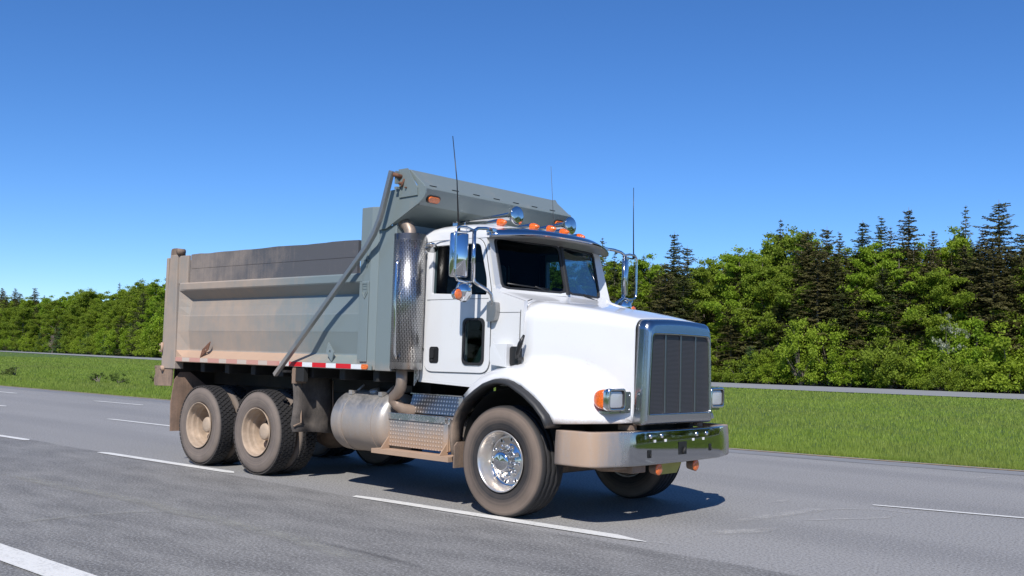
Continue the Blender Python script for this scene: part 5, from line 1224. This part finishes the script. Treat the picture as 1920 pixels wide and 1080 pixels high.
# --- mirrors
for s in (-1, 1):
    m = MB(); X0 = -.38
    loop = [(X0+.01, 1.31, 2.30), (X0, 1.31, 2.82)]
    m.tube([(X0, s*1.31, 2.82), (X0, s*1.31, 2.30)], .021, 12)
    m.tube([(X0, s*1.31, 2.825), (X0, s*1.42, 2.845), (X0, s*1.53, 2.84), (X0, s*1.565, 2.81), (X0, s*1.57, 2.74), (X0, s*1.57, 2.42), (X0, s*1.565, 2.34), (X0, s*1.53, 2.305), (X0, s*1.42, 2.295), (X0, s*1.31, 2.31)], .013, 10)
    m.tube([(X0, s*1.31, 2.83), (X0-.02, s*1.40, 2.80), (X0-.02, s*1.52, 2.80)], .010, 8)
    # arms to the cab
    m.tube([(X0, s*1.31, 2.78), (X0, s*1.30, 2.83), (X0-.01, s*1.25, 2.855), (X0-.02, s*1.12, 2.87), (X0-.06, s*.98, 2.875)], .018, 10)
    m.tube([(X0, s*1.31, 2.36), (X0+.005, s*1.29, 2.305), (X0+.015, s*1.23, 2.275), (X0+.03, s*1.13, 2.235), (X0+.04, s*1.075, 2.19), (X0+.045, s*1.055, 2.12), (X0+.045, s*1.05, 2.08)], .019, 10)
    fr = m.build('mirror', M['chrome'], T)
    m = MB(); m.box(X0-.12, X0-.02, min(s*.95, s*1.01), max(s*.95, s*1.01), 2.845, 2.89); m.build('arm_clamp', M['chrome'], fr, bevel=.008)
    m = MB(); m.plate(roundpoly([(-.405, 2.115), (-.285, 2.115), (-.275, 2.02), (-.30, 1.93), (-.34, 1.915), (-.405, 1.915)], [.01, .02, .03, .03, .02, .01], 3), [], lambda a, b, d: (a, s*(1.003+d), b), .065); m.build('mirror_base', M['armmetal'], fr, bevel=.014)
    # head: chrome shell, convex towards the front, mirror glass to the rear
    m = MB(); yc, hw = s*1.44, .095; rings = []
    for z, k in ((2.345, .3), (2.350, .8), (2.362, 1), (2.56, 1), (2.775, 1), (2.787, .8), (2.792, .3)):
        rings.append([(-.46+(.042*k)*math.cos(a)**1 if math.cos(a) > 0 else -.46-.030*k*min(1, -math.cos(a)*3), yc+hw*(.75+.25*k)*math.copysign(abs(math.sin(a))**.7, math.sin(a)), z) for a in np.linspace(0, 2*PI, 25)[:-1]])
    def turn(mb):
        ca, sa = math.cos(s*.56), math.sin(s*.56); mb.v = [(-.46+(x+.46)*ca-(y-yc)*sa, yc+(x+.46)*sa+(y-yc)*ca, z) for x, y, z in mb.v]
    m.loft(rings, cap=True); turn(m); h_ = m.build('mirror_head', M['mirror_chrome'], fr)
    m = MB(); m.plate(rr(yc-.085, yc+.085, 2.37, 2.77, .02, 3), [], lambda a, b, d: (-.491-d, a, b), .003); turn(m); m.build('mirror_glass', M['mirror_chrome'], fr)
    # convex mirror below and amber lamp
    m = MB(); m.lathe([(-.005, .108), (.0, .112), (.01, .110), (.035, .09), (.055, .055), (.062, .0005)], 'X', (-.42, s*1.40, 2.205), 32); m.lathe([(-.006, .107), (-.012, .05), (-.014, .0005)], 'X', (-.42, s*1.40, 2.205), 24)
    m.tube([(-.38, s*1.40, 2.27), (-.38, s*1.40, 2.30), (-.38, s*1.33, 2.31)], .010, 8); m.lathe([(0, .022), (.02, .02), (.022, .001)], 'X', (-.38, s*1.36, 2.265), 10); m.build('convex_mirror', M['mirror_chrome'], fr)
    m = MB(); m.lathe([(-.06, .04), (-.04, .055), (-.003, .058), (0, .056)], 'X', (-.375, s*1.515, 2.165), 24); m.tube([(-.42, s*1.50, 2.2), (-.38, s*1.50, 2.30)], .010); lp = m.build('side_turn_lamp', M['chrome'], fr)
    m = MB(); m.lathe([(-.002, .053), (.004, .050), (.007, .03), (.008, .0005)], 'X', (-.375, s*1.515, 2.165), 24); m.build('orange_lens', M['orange'], lp)
# look-down mirror above the passenger window
p = on(811, 466, 1, -1.13); m = MB()
rg = []
for k, (dd, sc) in enumerate(((0, .95), (.008, 1), (.03, .75), (.04, .3))):
    rg.append([(p.x-.02+.075*sc*math.cos(a)*.9+dd*.5, p.y+.075*sc*math.sin(a)-.0, p.z+.045*sc*math.cos(a)*.6+.03*sc*math.sin(a)*-1+dd) for a in np.linspace(0, 2*PI, 25)[:-1]])
m.loft(rg, cap=True); m.tube([(p.x, p.y, p.z+.03), (p.x+.06, p.y+.05, p.z+.07), (p.x+.28, p.y+.10, p.z+.10)], .008, 8); m.build('look_down_mirror', M['chrome'], T)
# --- wipers
for s, (pv, el, b0, b1) in ((-1, ((-.245, -.11, 2.245), (-.285, -.45, 2.315), (-.37, -.80, 2.325), (-.25, -.26, 2.300))), (1, ((-.31, .66, 2.225), (-.275, .40, 2.285), (-.255, .10, 2.315), (-.34, .62, 2.265)))):
    m = MB(); m.tube([pv, el], [.013, .009], 8); m.tube([b0, b1], .008, 6); m.lathe([(-.03, .022), (.012, .022), (.018, .001)], 'Z', pv, 12); m.build('wiper', M['blackplastic'], cab)
